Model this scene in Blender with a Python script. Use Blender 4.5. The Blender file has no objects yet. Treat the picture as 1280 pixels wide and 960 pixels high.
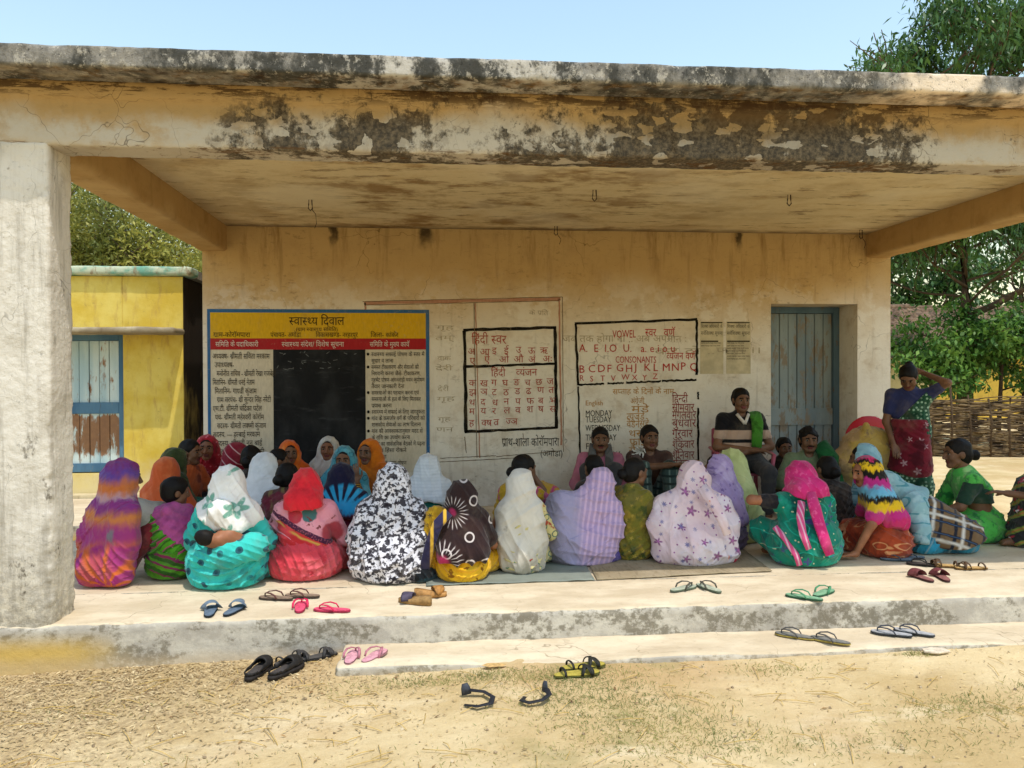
import bpy, bmesh, math, random
import numpy as np
from mathutils import Matrix, Vector
rng = np.random.default_rng(7)
random.seed(7)
R = math.radians
sc = bpy.context.scene
COL = sc.collection
# ---------------------------------------------------------------- camera, sky, sun, exposure
cam_d = bpy.data.cameras.new('camera'); cam = bpy.data.objects.new('camera', cam_d); COL.objects.link(cam)
cam_d.sensor_width = 36; cam_d.lens = 36 * 1000 / 1280; cam_d.clip_start = .05; cam_d.clip_end = 3000
_y, _p, _r = R(5.3), R(-0.6), R(-0.21)
_f = Vector((math.sin(_y) * math.cos(_p), math.cos(_y) * math.cos(_p), math.sin(_p)))
_r0 = Vector((math.cos(_y), -math.sin(_y), 0)); _u0 = _r0.cross(_f)
_rt = math.cos(_r) * _r0 + math.sin(_r) * _u0; _up = -math.sin(_r) * _r0 + math.cos(_r) * _u0
_m = Matrix((_rt, _up, -_f)).transposed().to_4x4(); _m.translation = (0, 0, 1.35)
cam.matrix_world = _m
sc.camera = cam
SUN = Vector((.18, -.35, 1)).normalized()               # towards the sun
elev = math.asin(SUN.z); azim = math.atan2(SUN.x, SUN.y)
w = bpy.data.worlds.new('World'); sc.world = w; w.use_nodes = True
nt = w.node_tree; nt.nodes.clear()
sky = nt.nodes.new('ShaderNodeTexSky'); sky.sky_type = 'NISHITA'; sky.sun_disc = False
sky.sun_elevation = elev; sky.sun_rotation = azim
sky.air_density = 2.0; sky.dust_density = 1.0; sky.ozone_density = 1.6; sky.altitude = 0
bg = nt.nodes.new('ShaderNodeBackground'); bg.inputs[1].default_value = .15
wo = nt.nodes.new('ShaderNodeOutputWorld')
nt.links.new(sky.outputs[0], bg.inputs[0]); nt.links.new(bg.outputs[0], wo.inputs[0])
sl = bpy.data.lights.new('sun', 'SUN'); sl.energy = 2.2; sl.angle = R(.6); sl.color = (1, .95, .88)
so = bpy.data.objects.new('sun', sl); COL.objects.link(so)
so.rotation_euler = SUN.to_track_quat('Z', 'Y').to_euler(); so.location = (3, -8, 20)
sc.view_settings.view_transform = 'Standard'; sc.view_settings.look = 'None'
sc.view_settings.exposure = .6; sc.view_settings.gamma = 1; sc.view_settings.use_curve_mapping = False
sc.cycles.max_bounces = 8; sc.cycles.diffuse_bounces = 5; sc.cycles.glossy_bounces = 2; sc.cycles.transmission_bounces = 2
sc.cycles.sample_clamp_indirect = 6; sc.cycles.use_denoising = True

# ---------------------------------------------------------------- colour and node helpers
def C(h, k=1.0):
    v = [int(h[i:i + 2], 16) / 255 for i in (0, 2, 4)]
    v = [(x / 12.92 if x <= .04045 else ((x + .055) / 1.055) ** 2.4) * k for x in v]
    return (v[0], v[1], v[2], 1)

class NB:
    def __init__(s, name, rough=.85, spec=.25):
        s.m = bpy.data.materials.new(name); s.m.use_nodes = True; s.t = s.m.node_tree
        s.b = s.t.nodes['Principled BSDF']; s.b.inputs['Roughness'].default_value = rough
        s.b.inputs['Specular IOR Level'].default_value = spec
        s._co = None
    def set(s, sock, v):
        if v is None: return
        if hasattr(v, 'links') or isinstance(v, bpy.types.NodeSocket): s.t.links.new(v, sock)
        else:
            if sock.type == 'VECTOR' and not hasattr(v, '__len__'): v = (v, v, v)
            if sock.type == 'RGBA' and len(v) == 3: v = (*v, 1)
            sock.default_value = v
    def co(s):
        if s._co is None: s._co = s.t.nodes.new('ShaderNodeTexCoord').outputs['Object']
        return s._co
    def sep(s, v=None):
        n = s.t.nodes.new('ShaderNodeSeparateXYZ'); s.set(n.inputs[0], v or s.co()); return n.outputs
    def comb(s, x=0, y=0, z=0):
        n = s.t.nodes.new('ShaderNodeCombineXYZ')
        for i, a in enumerate((x, y, z)): s.set(n.inputs[i], a)
        return n.outputs[0]
    def ma(s, op, a, b=0, c=0, clamp=False):
        n = s.t.nodes.new('ShaderNodeMath'); n.operation = op; n.use_clamp = clamp
        for i, v in enumerate((a, b, c)): s.set(n.inputs[i], v)
        return n.outputs[0]
    def vm(s, op, a, b=(0, 0, 0)):
        n = s.t.nodes.new('ShaderNodeVectorMath'); n.operation = op
        s.set(n.inputs[0], a); s.set(n.inputs[1], b)
        return n.outputs['Value'] if op in ('DOT_PRODUCT', 'LENGTH', 'DISTANCE') else n.outputs[0]
    def noise(s, scale, vec=None, detail=4, rough=.55, dist=0, col=False):
        n = s.t.nodes.new('ShaderNodeTexNoise')
        s.set(n.inputs['Vector'], vec or s.co()); n.inputs['Scale'].default_value = scale
        n.inputs['Detail'].default_value = detail; n.inputs['Roughness'].default_value = rough; n.inputs['Distortion'].default_value = dist
        return n.outputs['Color' if col else 'Fac']
    def vor(s, scale, vec=None, feat='F1', rnd=1, dim='3D'):
        n = s.t.nodes.new('ShaderNodeTexVoronoi'); n.feature = feat; n.voronoi_dimensions = dim
        s.set(n.inputs['Vector'], vec or s.co()); n.inputs['Scale'].default_value = scale; n.inputs['Randomness'].default_value = rnd
        return n.outputs
    def ss(s, v, lo, hi, a=0, b=1):                         # smooth step
        n = s.t.nodes.new('ShaderNodeMapRange'); n.interpolation_type = 'SMOOTHSTEP'
        s.set(n.inputs[0], v)
        for i, x in enumerate((lo, hi, a, b)): s.set(n.inputs[i + 1], x)
        return n.outputs[0]
    def mix(s, f, a, b, mode='MIX'):
        n = s.t.nodes.new('ShaderNodeMix'); n.data_type = 'RGBA'; n.blend_type = mode
        s.set(n.inputs[0], f); s.set(n.inputs[6], a); s.set(n.inputs[7], b); return n.outputs[2]
    def stretch(s, v3, vec=None):
        return s.vm('MULTIPLY', vec or s.co(), v3)
    def warp(s, amt, scale, vec=None):
        n = s.noise(scale, vec, 3, col=True)
        return s.vm('ADD', vec or s.co(), s.vm('MULTIPLY', s.vm('SUBTRACT', n, (.5, .5, .5)), (amt, amt, amt)))
    def bump(s, h, strength=.5, dist=.01):
        n = s.t.nodes.new('ShaderNodeBump'); n.inputs['Strength'].default_value = strength; n.inputs['Distance'].default_value = dist
        s.set(n.inputs['Height'], h); s.t.links.new(n.outputs[0], s.b.inputs['Normal'])
    def out(s, col): s.set(s.b.inputs['Base Color'], col); return s.m

def plain(name, col, rough=.7, var=.25, scale=20, metal=0, spec=.3, bump=.0):
    n = NB(name, rough, spec); c = C(col) if isinstance(col, str) else col
    d = tuple(x * (1 - var) for x in c[:3]); l = tuple(min(1, x * (1 + var * .5)) for x in c[:3])
    f = n.noise(scale, detail=5)
    n.b.inputs['Metallic'].default_value = metal
    if bump: n.bump(f, bump, .005)
    return n.out(n.mix(n.ss(f, .3, .7), d, l))

# ---------------------------------------------------------------- object helpers
def thing(name, label, cat, loc=(0, 0, 0), rz=0, group=None):
    o = bpy.data.objects.new(name, None); COL.objects.link(o); o.empty_display_size = .1
    o.location = loc; o.rotation_euler = (0, 0, rz); o['label'] = label; o['category'] = cat
    if group: o['group'] = group
    return o
def tag(o, label=None, cat=None, group=None, kind=None):
    for k, v in (('label', label), ('category', cat), ('group', group), ('kind', kind)):
        if v: o[k] = v
    return o
def link(name, me, mats, parent=None, loc=None):
    o = bpy.data.objects.new(name, me); COL.objects.link(o)
    if not isinstance(mats, (list, tuple)): mats = [mats]
    if not len(me.materials):
        for m in mats: me.materials.append(m)
    if parent: o.parent = parent
    if loc is not None: o.location = loc
    return o
def arr_mesh(name, V, F, mi=None, smooth=True):            # F: (n, 3 or 4) array
    me = bpy.data.meshes.new(name); V = np.asarray(V, np.float32); F = np.asarray(F, np.int32); k = F.shape[1]
    me.vertices.add(len(V)); me.vertices.foreach_set('co', V.ravel())
    me.loops.add(F.size); me.loops.foreach_set('vertex_index', F.ravel())
    me.polygons.add(len(F)); me.polygons.foreach_set('loop_start', np.arange(0, F.size, k, dtype=np.int32))
    me.polygons.foreach_set('loop_total', np.full(len(F), k, np.int32))
    if mi is not None: me.polygons.foreach_set('material_index', np.asarray(mi, np.int32))
    me.polygons.foreach_set('use_smooth', np.full(len(F), smooth))
    me.update(calc_edges=True); me.validate(); return me

class MB:                                                   # collects boxes, tubes and polygons into one mesh
    def __init__(s): s.v = []; s.f = []; s.sm = []
    def quadbox(s, pts):
        b = len(s.v); s.v += [tuple(p) for p in pts]
        for q in ((0, 3, 2, 1), (4, 5, 6, 7), (0, 1, 5, 4), (1, 2, 6, 5), (2, 3, 7, 6), (3, 0, 4, 7)): s.f.append([b + i for i in q]); s.sm.append(False)
    def box(s, lo, hi):
        x0, y0, z0 = lo; x1, y1, z1 = hi
        s.quadbox([(x0, y0, z0), (x1, y0, z0), (x1, y1, z0), (x0, y1, z0), (x0, y0, z1), (x1, y0, z1), (x1, y1, z1), (x0, y1, z1)])
    def tube(s, pts, rad, n=8, flat=1.0, upv=(0, 0, 1)):
        pts = [Vector(p) for p in pts]; rads = rad if hasattr(rad, '__len__') else [rad] * len(pts); b = len(s.v); m = len(pts)
        for i, p in enumerate(pts):
            t = (pts[min(i + 1, m - 1)] - pts[max(i - 1, 0)]).normalized()
            u = Vector(upv); u = u - t * u.dot(t)
            if u.length < .05: u = Vector((1, 0, .01)) - t * t.x
            u.normalize(); v = t.cross(u)
            for k in range(n):
                a = 2 * math.pi * k / n
                s.v.append(tuple(p + (v * math.cos(a) + u * math.sin(a) * flat) * rads[i]))
        for i in range(m - 1):
            for k in range(n):
                s.f.append([b + i * n + k, b + i * n + (k + 1) % n, b + (i + 1) * n + (k + 1) % n, b + (i + 1) * n + k]); s.sm.append(True)
        s.f.append([b + k for k in range(n)][::-1]); s.sm.append(False)
        s.f.append([b + (m - 1) * n + k for k in range(n)]); s.sm.append(False)
    def poly(s, pts, z0=None, z1=None):                     # outline extruded from z0 to z1
        b = len(s.v); n = len(pts)
        if z0 is None: s.v += [tuple(p) for p in pts]; s.f.append(list(range(b, b + n))); s.sm.append(False); return
        s.v += [(p[0], p[1], z0) for p in pts] + [(p[0], p[1], z1) for p in pts]
        s.f.append(list(range(b, b + n))[::-1]); s.f.append(list(range(b + n, b + 2 * n))); s.sm += [False, False]
        for i in range(n): j = (i + 1) % n; s.f.append([b + i, b + j, b + n + j, b + n + i]); s.sm.append(True)
    def build(s, name, mats, parent=None, bevel=0, loc=None):
        me = bpy.data.meshes.new(name); me.from_pydata(s.v, [], s.f); me.polygons.foreach_set('use_smooth', s.sm); me.update()
        bm = bmesh.new(); bm.from_mesh(me); bmesh.ops.recalc_face_normals(bm, faces=bm.faces)
        if bevel: bmesh.ops.bevel(bm, geom=[e for e in bm.edges if len(e.link_faces) == 2 and e.calc_face_angle(0) > .6], offset=bevel, segments=2, affect='EDGES', clamp_overlap=True)
        bm.to_mesh(me); bm.free()
        return link(name, me, mats, parent, loc)

def wob(P, f=1.0, seed=0):                                  # cheap smooth noise, about -1..1
    x, y, z = P[0] * f + seed * 1.7, P[1] * f + seed * 2.3, P[2] * f + seed * .9
    return (np.sin(x * 1.9 + 1.3 * np.sin(y * 1.3 + z)) + np.sin(y * 2.3 + 1.1 * np.sin(z * 1.7 + x * .8)) + np.sin(z * 2.1 + 1.2 * np.sin(x * 1.1 - y * .7))) / 3

def subdivide(V, F, m):
    E = np.sort(np.stack([F, np.roll(F, -1, 1)], -1).reshape(-1, 2), 1); key = E[:, 0].astype(np.int64) * len(V) + E[:, 1]
    u, inv = np.unique(key, return_inverse=True); n0 = len(V); mid = (V[u // n0] + V[u % n0]) / 2; fc = V[F].mean(1)
    e = n0 + inv.reshape(-1, 4); c = n0 + len(u) + np.arange(len(F))
    Q = np.concatenate([np.stack([F[:, k], e[:, k], c, e[:, k - 1]], 1) for k in range(4)])
    W = np.concatenate([V, mid, fc])
    for _ in range(2):                                      # round the facets
        S = np.zeros_like(W); ct = np.zeros(len(W))
        for k in range(4):
            a, b = Q[:, k], Q[:, (k + 1) % 4]
            for i in range(3): S[:, i] += np.bincount(a, W[b, i], len(W)) + np.bincount(b, W[a, i], len(W))
            ct += np.bincount(a, minlength=len(W)) + np.bincount(b, minlength=len(W))
        W = .5 * W + .5 * S / ct[:, None]
    return W, Q, np.tile(m, 4)
def vnormals(V, F):
    n = np.cross(V[F[:, 2]] - V[F[:, 0]], V[F[:, 3]] - V[F[:, 1]]); N = np.zeros_like(V)
    for k in range(4):
        for i in range(3): N[:, i] += np.bincount(F[:, k], n[:, i], len(V))
    return N / (np.linalg.norm(N, axis=1)[:, None] + 1e-12)

class Vol:                                                  # a solid on a grid, meshed as one continuous surface
    def __init__(s, lo, hi, h, bands=()):
        s.ax = []; s.h = h
        for a in range(3):
            xs = [lo[a]]
            while xs[-1] < hi[a]:
                x = xs[-1]; st = h
                for bl, bh, hf in bands:
                    if bl[a] - hf < x < bh[a]: st = min(st, hf)
                xs.append(x + st)
            s.ax.append(np.array(xs, np.float32))
        s.sh = tuple(len(a) for a in s.ax)
        s.D = np.full(s.sh, .5, np.float32); s.M = np.zeros(s.sh, np.int8); s.post = None
    def grid(s, sl=(slice(None),) * 3):
        return (s.ax[0][sl[0]][:, None, None], s.ax[1][sl[1]][None, :, None], s.ax[2][sl[2]][None, None, :])
    def _sl(s, lo, hi):
        return tuple(slice(max(0, int(np.searchsorted(s.ax[a], lo[a])) - 1), int(np.searchsorted(s.ax[a], hi[a])) + 1) for a in range(3))
    def put(s, fn, lo, hi, k=.02, mid=0, cut=False):
        mg = k + 2.2 * s.h; sl = s._sl([x - mg for x in lo], [x + mg for x in hi])
        P = s.grid(sl); d = fn(*P).astype(np.float32); D = s.D[sl]
        if d.size == 0: return
        if cut: d = -d; a, b = -D, -d
        else: a, b = D, d
        if k > 0:
            hh = np.clip(.5 + .5 * (a - b) / k, 0, 1); r = a * (1 - hh) + b * hh - k * hh * (1 - hh)
        else: r = np.minimum(a, b)
        if cut: s.D[sl] = -r
        else:
            M = s.M[sl]; M[d < D] = mid
            s.D[sl] = r
    def cone(s, a, b, ra, rb=None, k=.02, mid=0, cut=False):
        a = np.asarray(a, float); b = np.asarray(b, float); rb = ra if rb is None else rb; d = b - a; L = max(d @ d, 1e-9); rm = max(ra, rb)
        def fn(X, Y, Z):
            t = np.clip(((X - a[0]) * d[0] + (Y - a[1]) * d[1] + (Z - a[2]) * d[2]) / L, 0, 1)
            return np.sqrt((X - a[0] - t * d[0]) ** 2 + (Y - a[1] - t * d[1]) ** 2 + (Z - a[2] - t * d[2]) ** 2) - (ra + (rb - ra) * t)
        s.put(fn, np.minimum(a, b) - rm, np.maximum(a, b) + rm, k, mid, cut)
    def ell(s, c, r, M=None, k=.02, mid=0, cut=False):
        c = np.asarray(c, float); r = np.asarray(r, float); M = np.eye(3) if M is None else M; rm = max(r)
        def fn(X, Y, Z):
            x, y, z = X - c[0], Y - c[1], Z - c[2]
            l = [(x * M[0][i] + y * M[1][i] + z * M[2][i]) for i in range(3)]
            k0 = np.sqrt(sum((l[i] / r[i]) ** 2 for i in range(3))) + 1e-6; k1 = np.sqrt(sum((l[i] / r[i] ** 2) ** 2 for i in range(3))) + 1e-6
            return k0 * (k0 - 1) / k1
        s.put(fn, c - rm, c + rm, k, mid, cut)
    def box(s, lo, hi, rnd=.01, k=0, mid=0, cut=False):
        c = (np.asarray(lo) + np.asarray(hi)) / 2; hf = (np.asarray(hi) - np.asarray(lo)) / 2 - rnd
        def fn(X, Y, Z):
            q = [np.abs(A - c[i]) - hf[i] for i, A in enumerate((X, Y, Z))]
            return np.sqrt(sum(np.maximum(a, 0) ** 2 for a in q)) + np.minimum(np.maximum(np.maximum(q[0], q[1]), q[2]), 0) - rnd
        s.put(fn, lo, hi, k, mid, cut)
    def clip(s, fn, k=.012):                                # keep where fn < 0
        P = s.grid(); f = np.broadcast_to(fn(*P), s.sh).astype(np.float32)
        hh = np.clip(.5 + .5 * (-s.D + f) / k, 0, 1); s.D = s.D * (1 - hh) + f * hh + k * hh * (1 - hh)
    def disp(s, fn, near=.06):                              # push the surface out by fn
        if s.post is not None: s.post.append(fn); return
        idx = np.nonzero(np.abs(s.D) < near)
        P = (s.ax[0][idx[0]], s.ax[1][idx[1]], s.ax[2][idx[2]]); s.D[idx] -= fn(*P).astype(np.float32)
    def mesh(s, name):
        D = s.D
        for a in range(3):
            sl = [slice(None)] * 3
            for e in (0, -1): sl[a] = e; D[tuple(sl)] = np.maximum(D[tuple(sl)], .01)
        S = D < 0; n = np.array(s.sh) - 1; cs = (int(n[1] * n[2]), int(n[2]), 1)
        acc = {}; ids = []; pts = []; quads = []; qm = []
        for a in range(3):
            b, c = (a + 1) % 3, (a + 2) % 3
            s0 = [slice(None)] * 3; s1 = [slice(None)] * 3; s0[a] = slice(None, -1); s1[a] = slice(1, None)
            I = np.array(np.nonzero(S[tuple(s0)] != S[tuple(s1)]))
            J = I.copy(); J[a] += 1
            d0 = D[tuple(I)]; d1 = D[tuple(J)]; t = d0 / (d0 - d1)
            p = np.stack([s.ax[i][I[i]] for i in range(3)], 1); p[:, a] += t * (s.ax[a][J[a]] - s.ax[a][I[a]])
            ins = S[tuple(I)]
            mm = np.where(ins, s.M[tuple(I)], s.M[tuple(J)])
            cell = []
            for db, dc in ((-1, -1), (0, -1), (0, 0), (-1, 0)):
                K = I.copy(); K[b] += db; K[c] += dc
                cell.append(K[0] * cs[0] + K[1] * cs[1] + K[2]); ids.append(cell[-1]); pts.append(p)
            q = np.stack(cell, 1); q[~ins] = q[~ins][:, ::-1]; quads.append(q); qm.append(mm)
        ids = np.concatenate(ids); pts = np.concatenate(pts)
        u, inv = np.unique(ids, return_inverse=True)
        cnt = np.bincount(inv); V = np.stack([np.bincount(inv, pts[:, i]) / cnt for i in range(3)], 1)
        F = np.searchsorted(u, np.concatenate(quads)); qm = np.concatenate(qm)
        if s.post:
            V, F, qm = subdivide(V, F, qm); N = vnormals(V, F); keep = np.clip((V[:, 2] - .006) / .03, .15, 1)
            V = V + N * (sum(f(V[:, 0], V[:, 1], V[:, 2]) for f in s.post) * keep)[:, None]
        return arr_mesh(name, V, F, qm)
# ---------------------------------------------------------------- plaster, paint, concrete
def plaster(name, zlo, zhi, low, high, rough_scale=1.0, stain=None, stain_amt=.5, extra=None, bump=.35, edge=.18):
    """whitewash below, ochre wash above; the line between them wanders; grime blotches"""
    n = NB(name, .93, .12); x, y, z = n.sep()
    zz = n.ma('ADD', z, n.ma('MULTIPLY', n.ma('SUBTRACT', n.noise(1.6, detail=6), .5), edge * 4))
    f = n.ss(zz, zlo, zhi)
    c = n.mix(f, C(low), C(high))
    c = n.mix(n.ma('MULTIPLY', n.ss(n.noise(3.5, detail=8, rough=.65), .45, .75), .45), c, C(stain or '8a7a60'))
    c = n.mix(n.ma('MULTIPLY', n.ss(n.noise(22, detail=6, rough=.7), .55, .8), .35), c, C('6a5a45'))
    st = n.noise(2.2, n.stretch((5, 5, .45)), 6, .6)
    c = n.mix(n.ma('MULTIPLY', n.ss(st, .56, .8), stain_amt), c, C('5d4526'))
    if extra: c = extra(n, c, x, y, z)
    n.bump(n.ma('ADD', n.noise(30, detail=6, rough=.65), n.ma('MULTIPLY', n.noise(5, detail=3), 1.2)), bump, .012)
    return n.out(c)

def crack(n, scale, lo=.0, hi=.018, mask=(.45, .6), warp=.25):
    v = n.vor(scale, n.warp(warp, 3), 'DISTANCE_TO_EDGE')['Distance']
    return n.ma('MULTIPLY', n.ss(v, lo, hi, 1, 0), n.ss(n.noise(1.3, detail=3), *mask))

def fascia_extra(n, c, x, y, z):
    # lime wash left on the lower half, uneven
    c = n.mix(n.ma('MULTIPLY', n.ss(n.ma('ADD', z, n.ma('MULTIPLY', n.noise(3.2, detail=8, rough=.65), .22)), 2.93, 2.80), n.ss(n.noise(5, detail=8, rough=.7), .36, .55)), c, C('b7ad9b'))
    # damp mould: irregular patches over the middle and right, peeled islands of bare plaster inside it
    n1 = n.noise(2.1, n.stretch((1, 1, 1.25)), 9, .66); n2 = n.noise(11, n.stretch((1.1, 1, .8)), 9, .78)
    envx = n.ma('MULTIPLY', n.ss(x, -1.75, -.2), n.ss(n.ma('ADD', x, n.ma('MULTIPLY', n.noise(2.4, detail=7, rough=.65), 1.8)), 4.1, 3.4))
    lowz = n.ss(z, 2.9, 2.72); rightx = n.ss(x, .5, 1.3)
    wgt = n.ma('MULTIPLY', envx, n.ma('ADD', n.ma('ADD', .42, n.ma('MULTIPLY', rightx, .3)), n.ma('MULTIPLY', lowz, .42)))
    m = n.ma('ADD', n.ma('ADD', n.ma('MULTIPLY', n1, .62), n.ma('MULTIPLY', n2, .5)), n.ma('MULTIPLY', wgt, .15))
    m = n.ma('MULTIPLY', n.ss(m, .60, .69), n.ss(wgt, .05, .3))
    isl = n.vor(7, n.warp(.12, 9, n.stretch((1, 1, 1.3))))['Color']; i2 = n.vor(16, n.warp(.10, 14, n.stretch((.8, 1, 1.5))))['Color']; isl = n.ma('MULTIPLY', n.ss(n.sep(isl)[0], .91, .93, 1, 0), n.ss(n.sep(i2)[1], .80, .83, 1, .25))
    m = n.ma('MULTIPLY', m, n.ma('ADD', .12, n.ma('MULTIPLY', isl, .88)))
    dark = n.mix(n.ss(n.noise(38, detail=7, rough=.75), .38, .66), C('26211c'), C('6b5d48')); dark = n.mix(n.ma('MULTIPLY', n.ss(z, 2.72, 2.9), n.ss(n.noise(4, detail=6), .4, .6)), dark, C('4f3c26'))
    c = n.mix(n.ma('MULTIPLY', m, .92), c, dark)
    # speckled black edges on the pale plaster, brown flaking under the eave and along the soffit edge
    sp = n.ma('MULTIPLY', n.ss(n.noise(24, n.stretch((1, 1, .6)), 8, .8), .57, .63), n.ss(n.noise(3.3, detail=5), .46, .6))
    c = n.mix(n.ma('MULTIPLY', n.ma('MULTIPLY', sp, n.ss(x, -1.8, -.6)), .8), c, C('3a332a'))
    fl = n.noise(5, n.stretch((.6, 1, 5)), 9, .78)
    c = n.mix(n.ma('MULTIPLY', n.ma('MULTIPLY', n.ss(fl, .49, .53), n.ss(z, 2.84, 2.92)), .85), c, C('44301d'))
    c = n.mix(n.ma('MULTIPLY', n.ma('MULTIPLY', n.ss(fl, .54, .58), n.ss(z, 2.64, 2.615)), .8), c, C('5a3f22'))
    k = crack(n, 2.9, 0, .007, (.44, .56), .45); k2 = n.ma('MULTIPLY', crack(n, 7, 0, .018, (.5, .62), .3), n.ss(x, -1.4, -.4))
    c = n.mix(n.ma('MULTIPLY', k, .65), c, C('3a2e20')); return n.mix(n.ma('MULTIPLY', k2, .75), c, C('2f261b'))

def pillar_extra(n, c, x, y, z):
    g = n.ma('MULTIPLY', n.ss(n.ma('ADD', z, n.ma('MULTIPLY', n.noise(3, detail=6), .9)), 1.25, .45), .75)
    c = n.mix(g, c, n.mix(n.ss(n.noise(14, detail=8, rough=.75), .42, .6), C('8d8473'), C('c8bda6')))
    d = n.ss(n.noise(7, n.stretch((1, 1, .7)), 8, .75), .57, .66)
    c = n.mix(n.ma('MULTIPLY', d, n.ss(z, 2.3, .2, .25, .95)), c, C('5f584b'))
    c = n.mix(n.ma('MULTIPLY', n.ss(n.noise(26, detail=6, rough=.8), .6, .7), .6), c, C('77684e'))
    vs = n.noise(3, n.stretch((4, 4, .35)), 7, .68); c = n.mix(n.ma('MULTIPLY', n.ss(vs, .5, .68), .5), c, C('827a6c'))
    k = crack(n, 3.2, 0, .005, (.45, .6))
    return n.mix(n.ma('MULTIPLY', k, .6), c, C('4a4236'))

M_fascia = plaster('fascia_plaster', 2.6, 2.85, 'b8ae9c', 'a98b5c', stain='96794f', extra=fascia_extra, bump=.6)
M_pillar = plaster('pillar_plaster', 2.5, 2.9, 'd6cfc2', 'c2b69e', stain='9c917c', stain_amt=.3, extra=pillar_extra, bump=.7)

def wall_extra(n, c, x, y, z):
    dp = n.ma('MULTIPLY', n.ss(n.noise(2.2, n.stretch((3.5, 1, .5)), 7, .65), .5, .68), n.ss(z, 2.2, 2.85))
    c = n.mix(n.ma('MULTIPLY', dp, .6), c, C('76552a'))
    # two black seepage runs from the ceiling line
    for cx, wd in ((-1.05, .05), (-.12, .10), (3.2, .05)):
        xx = n.ma('ABSOLUTE', n.ma('SUBTRACT', n.ma('ADD', x, n.ma('MULTIPLY', n.ma('SUBTRACT', n.noise(9, detail=4), .5), .12)), cx))
        r = n.ma('MULTIPLY', n.ss(xx, wd * .3, wd, 1, 0), n.ss(n.ma('ADD', z, n.ma('MULTIPLY', n.noise(11, detail=4), .2)), 2.72, 2.93))
        c = n.mix(n.ma('MULTIPLY', r, .85), c, C('1d140c'))
    dirt = n.ss(n.ma('ADD', z, n.ma('MULTIPLY', n.noise(4, detail=5), .5)), .95, .3)
    c = n.mix(n.ma('MULTIPLY', dirt, .3), c, C('8b7350'))
    # rubbed-off old paper and scribbles
    sc_ = n.ss(n.noise(5, n.stretch((1, 1, 5)), 6, .7), .6, .68)
    c = n.mix(n.ma('MULTIPLY', sc_, .3), c, C('7d6a4d'))
    wp = n.ma('MULTIPLY', n.ss(n.noise(2.6, detail=9, rough=.7), .5, .58), n.ss(z, 2.5, 1.9)); c = n.mix(n.ma('MULTIPLY', wp, .55), c, C('e2dccf'))
    sm = n.ma('MULTIPLY', n.ss(n.noise(10, n.stretch((1, 1, 1.8)), 8, .75), .56, .66), n.ss(n.noise(1.6, detail=3), .45, .6)); c = n.mix(n.ma('MULTIPLY', sm, .45), c, C('6f5d42'))
    k = crack(n, 1.5, 0, .006, (.5, .62), .4)
    return n.mix(n.ma('MULTIPLY', k, .55), c, C('3c2a16'))
M_wall = plaster('verandah_wall_paint', 1.6, 2.5, 'ddd6c8', 'bfa06c', stain='a3855a', stain_amt=.45, extra=wall_extra, bump=.25, edge=.16)

def ceil_extra(n, c, x, y, z):
    e = n.ma('MULTIPLY', n.ss(n.noise(1.4, n.stretch((1, 1.6, 1)), 9, .68), .46, .6), n.ss(n.ma('ABSOLUTE', n.ma('SUBTRACT', x, .4)), .6, 2.8, 1, .25))
    c = n.mix(n.ma('MULTIPLY', e, .75), c, C('7d5a2c'))
    fl = n.noise(3.2, n.stretch((.6, 2.2, 1)), 8, .75)
    c = n.mix(n.ma('MULTIPLY', n.ss(fl, .56, .62), .6), c, C('5f4220')); c = n.mix(n.ma('MULTIPLY', n.ss(n.noise(.8, detail=6), .5, .65), .5), c, C('e2d6b8'))
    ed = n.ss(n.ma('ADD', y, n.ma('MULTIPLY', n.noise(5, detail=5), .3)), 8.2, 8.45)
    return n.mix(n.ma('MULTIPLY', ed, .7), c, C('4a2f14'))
M_ceil = plaster('ceiling_plaster', 9, 10, 'd6c49c', 'd6c49c', stain='b3935c', stain_amt=.15, extra=ceil_extra, bump=.25)
M_beam = plaster('side_beam_paint', 2.4, 2.7, 'c3a676', 'b08f5c', stain='7d5a2c', stain_amt=.4, bump=.25)

def slab_mat():
    n = NB('roof_slab_concrete', .95, .1); x, y, z = n.sep()
    v = n.noise(5, n.stretch((1, 1, .7)), 8, .72); v2 = n.noise(1.2, n.stretch((1, .3, .3)), 4)
    c = n.mix(n.ss(v, .4, .62), C('45443f'), C('8a857c')); c = n.mix(n.ma('MULTIPLY', n.ss(n.noise(17, n.stretch((1, 1, .8)), 8, .78), .54, .6), .7), c, C('b5aea0'))
    c = n.mix(n.ma('MULTIPLY', n.ss(v2, .5, .62), n.ss(v, .45, .55)), c, C('b9b3a8'))
    c = n.mix(n.ma('MULTIPLY', n.ss(x, 2.3, 2.75), n.ss(n.noise(3.2, detail=6), .4, .55)), c, C('e2cfb6'))
    c = n.mix(n.ma('MULTIPLY', n.ss(n.noise(34, detail=6, rough=.75), .56, .66), .8), c, C('2b2a28'))
    c = n.mix(n.ss(n.ma('ADD', z, n.ma('MULTIPLY', n.noise(8, detail=5), .06)), 2.985, 2.96), c, C('a89d88'))
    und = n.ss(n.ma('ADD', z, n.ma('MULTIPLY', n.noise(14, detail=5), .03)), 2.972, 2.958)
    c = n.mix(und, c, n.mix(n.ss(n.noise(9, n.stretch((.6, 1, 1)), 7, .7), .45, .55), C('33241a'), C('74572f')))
    n.bump(n.noise(28, detail=7, rough=.7), .8, .012); return n.out(c)
M_slab = slab_mat()

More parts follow.
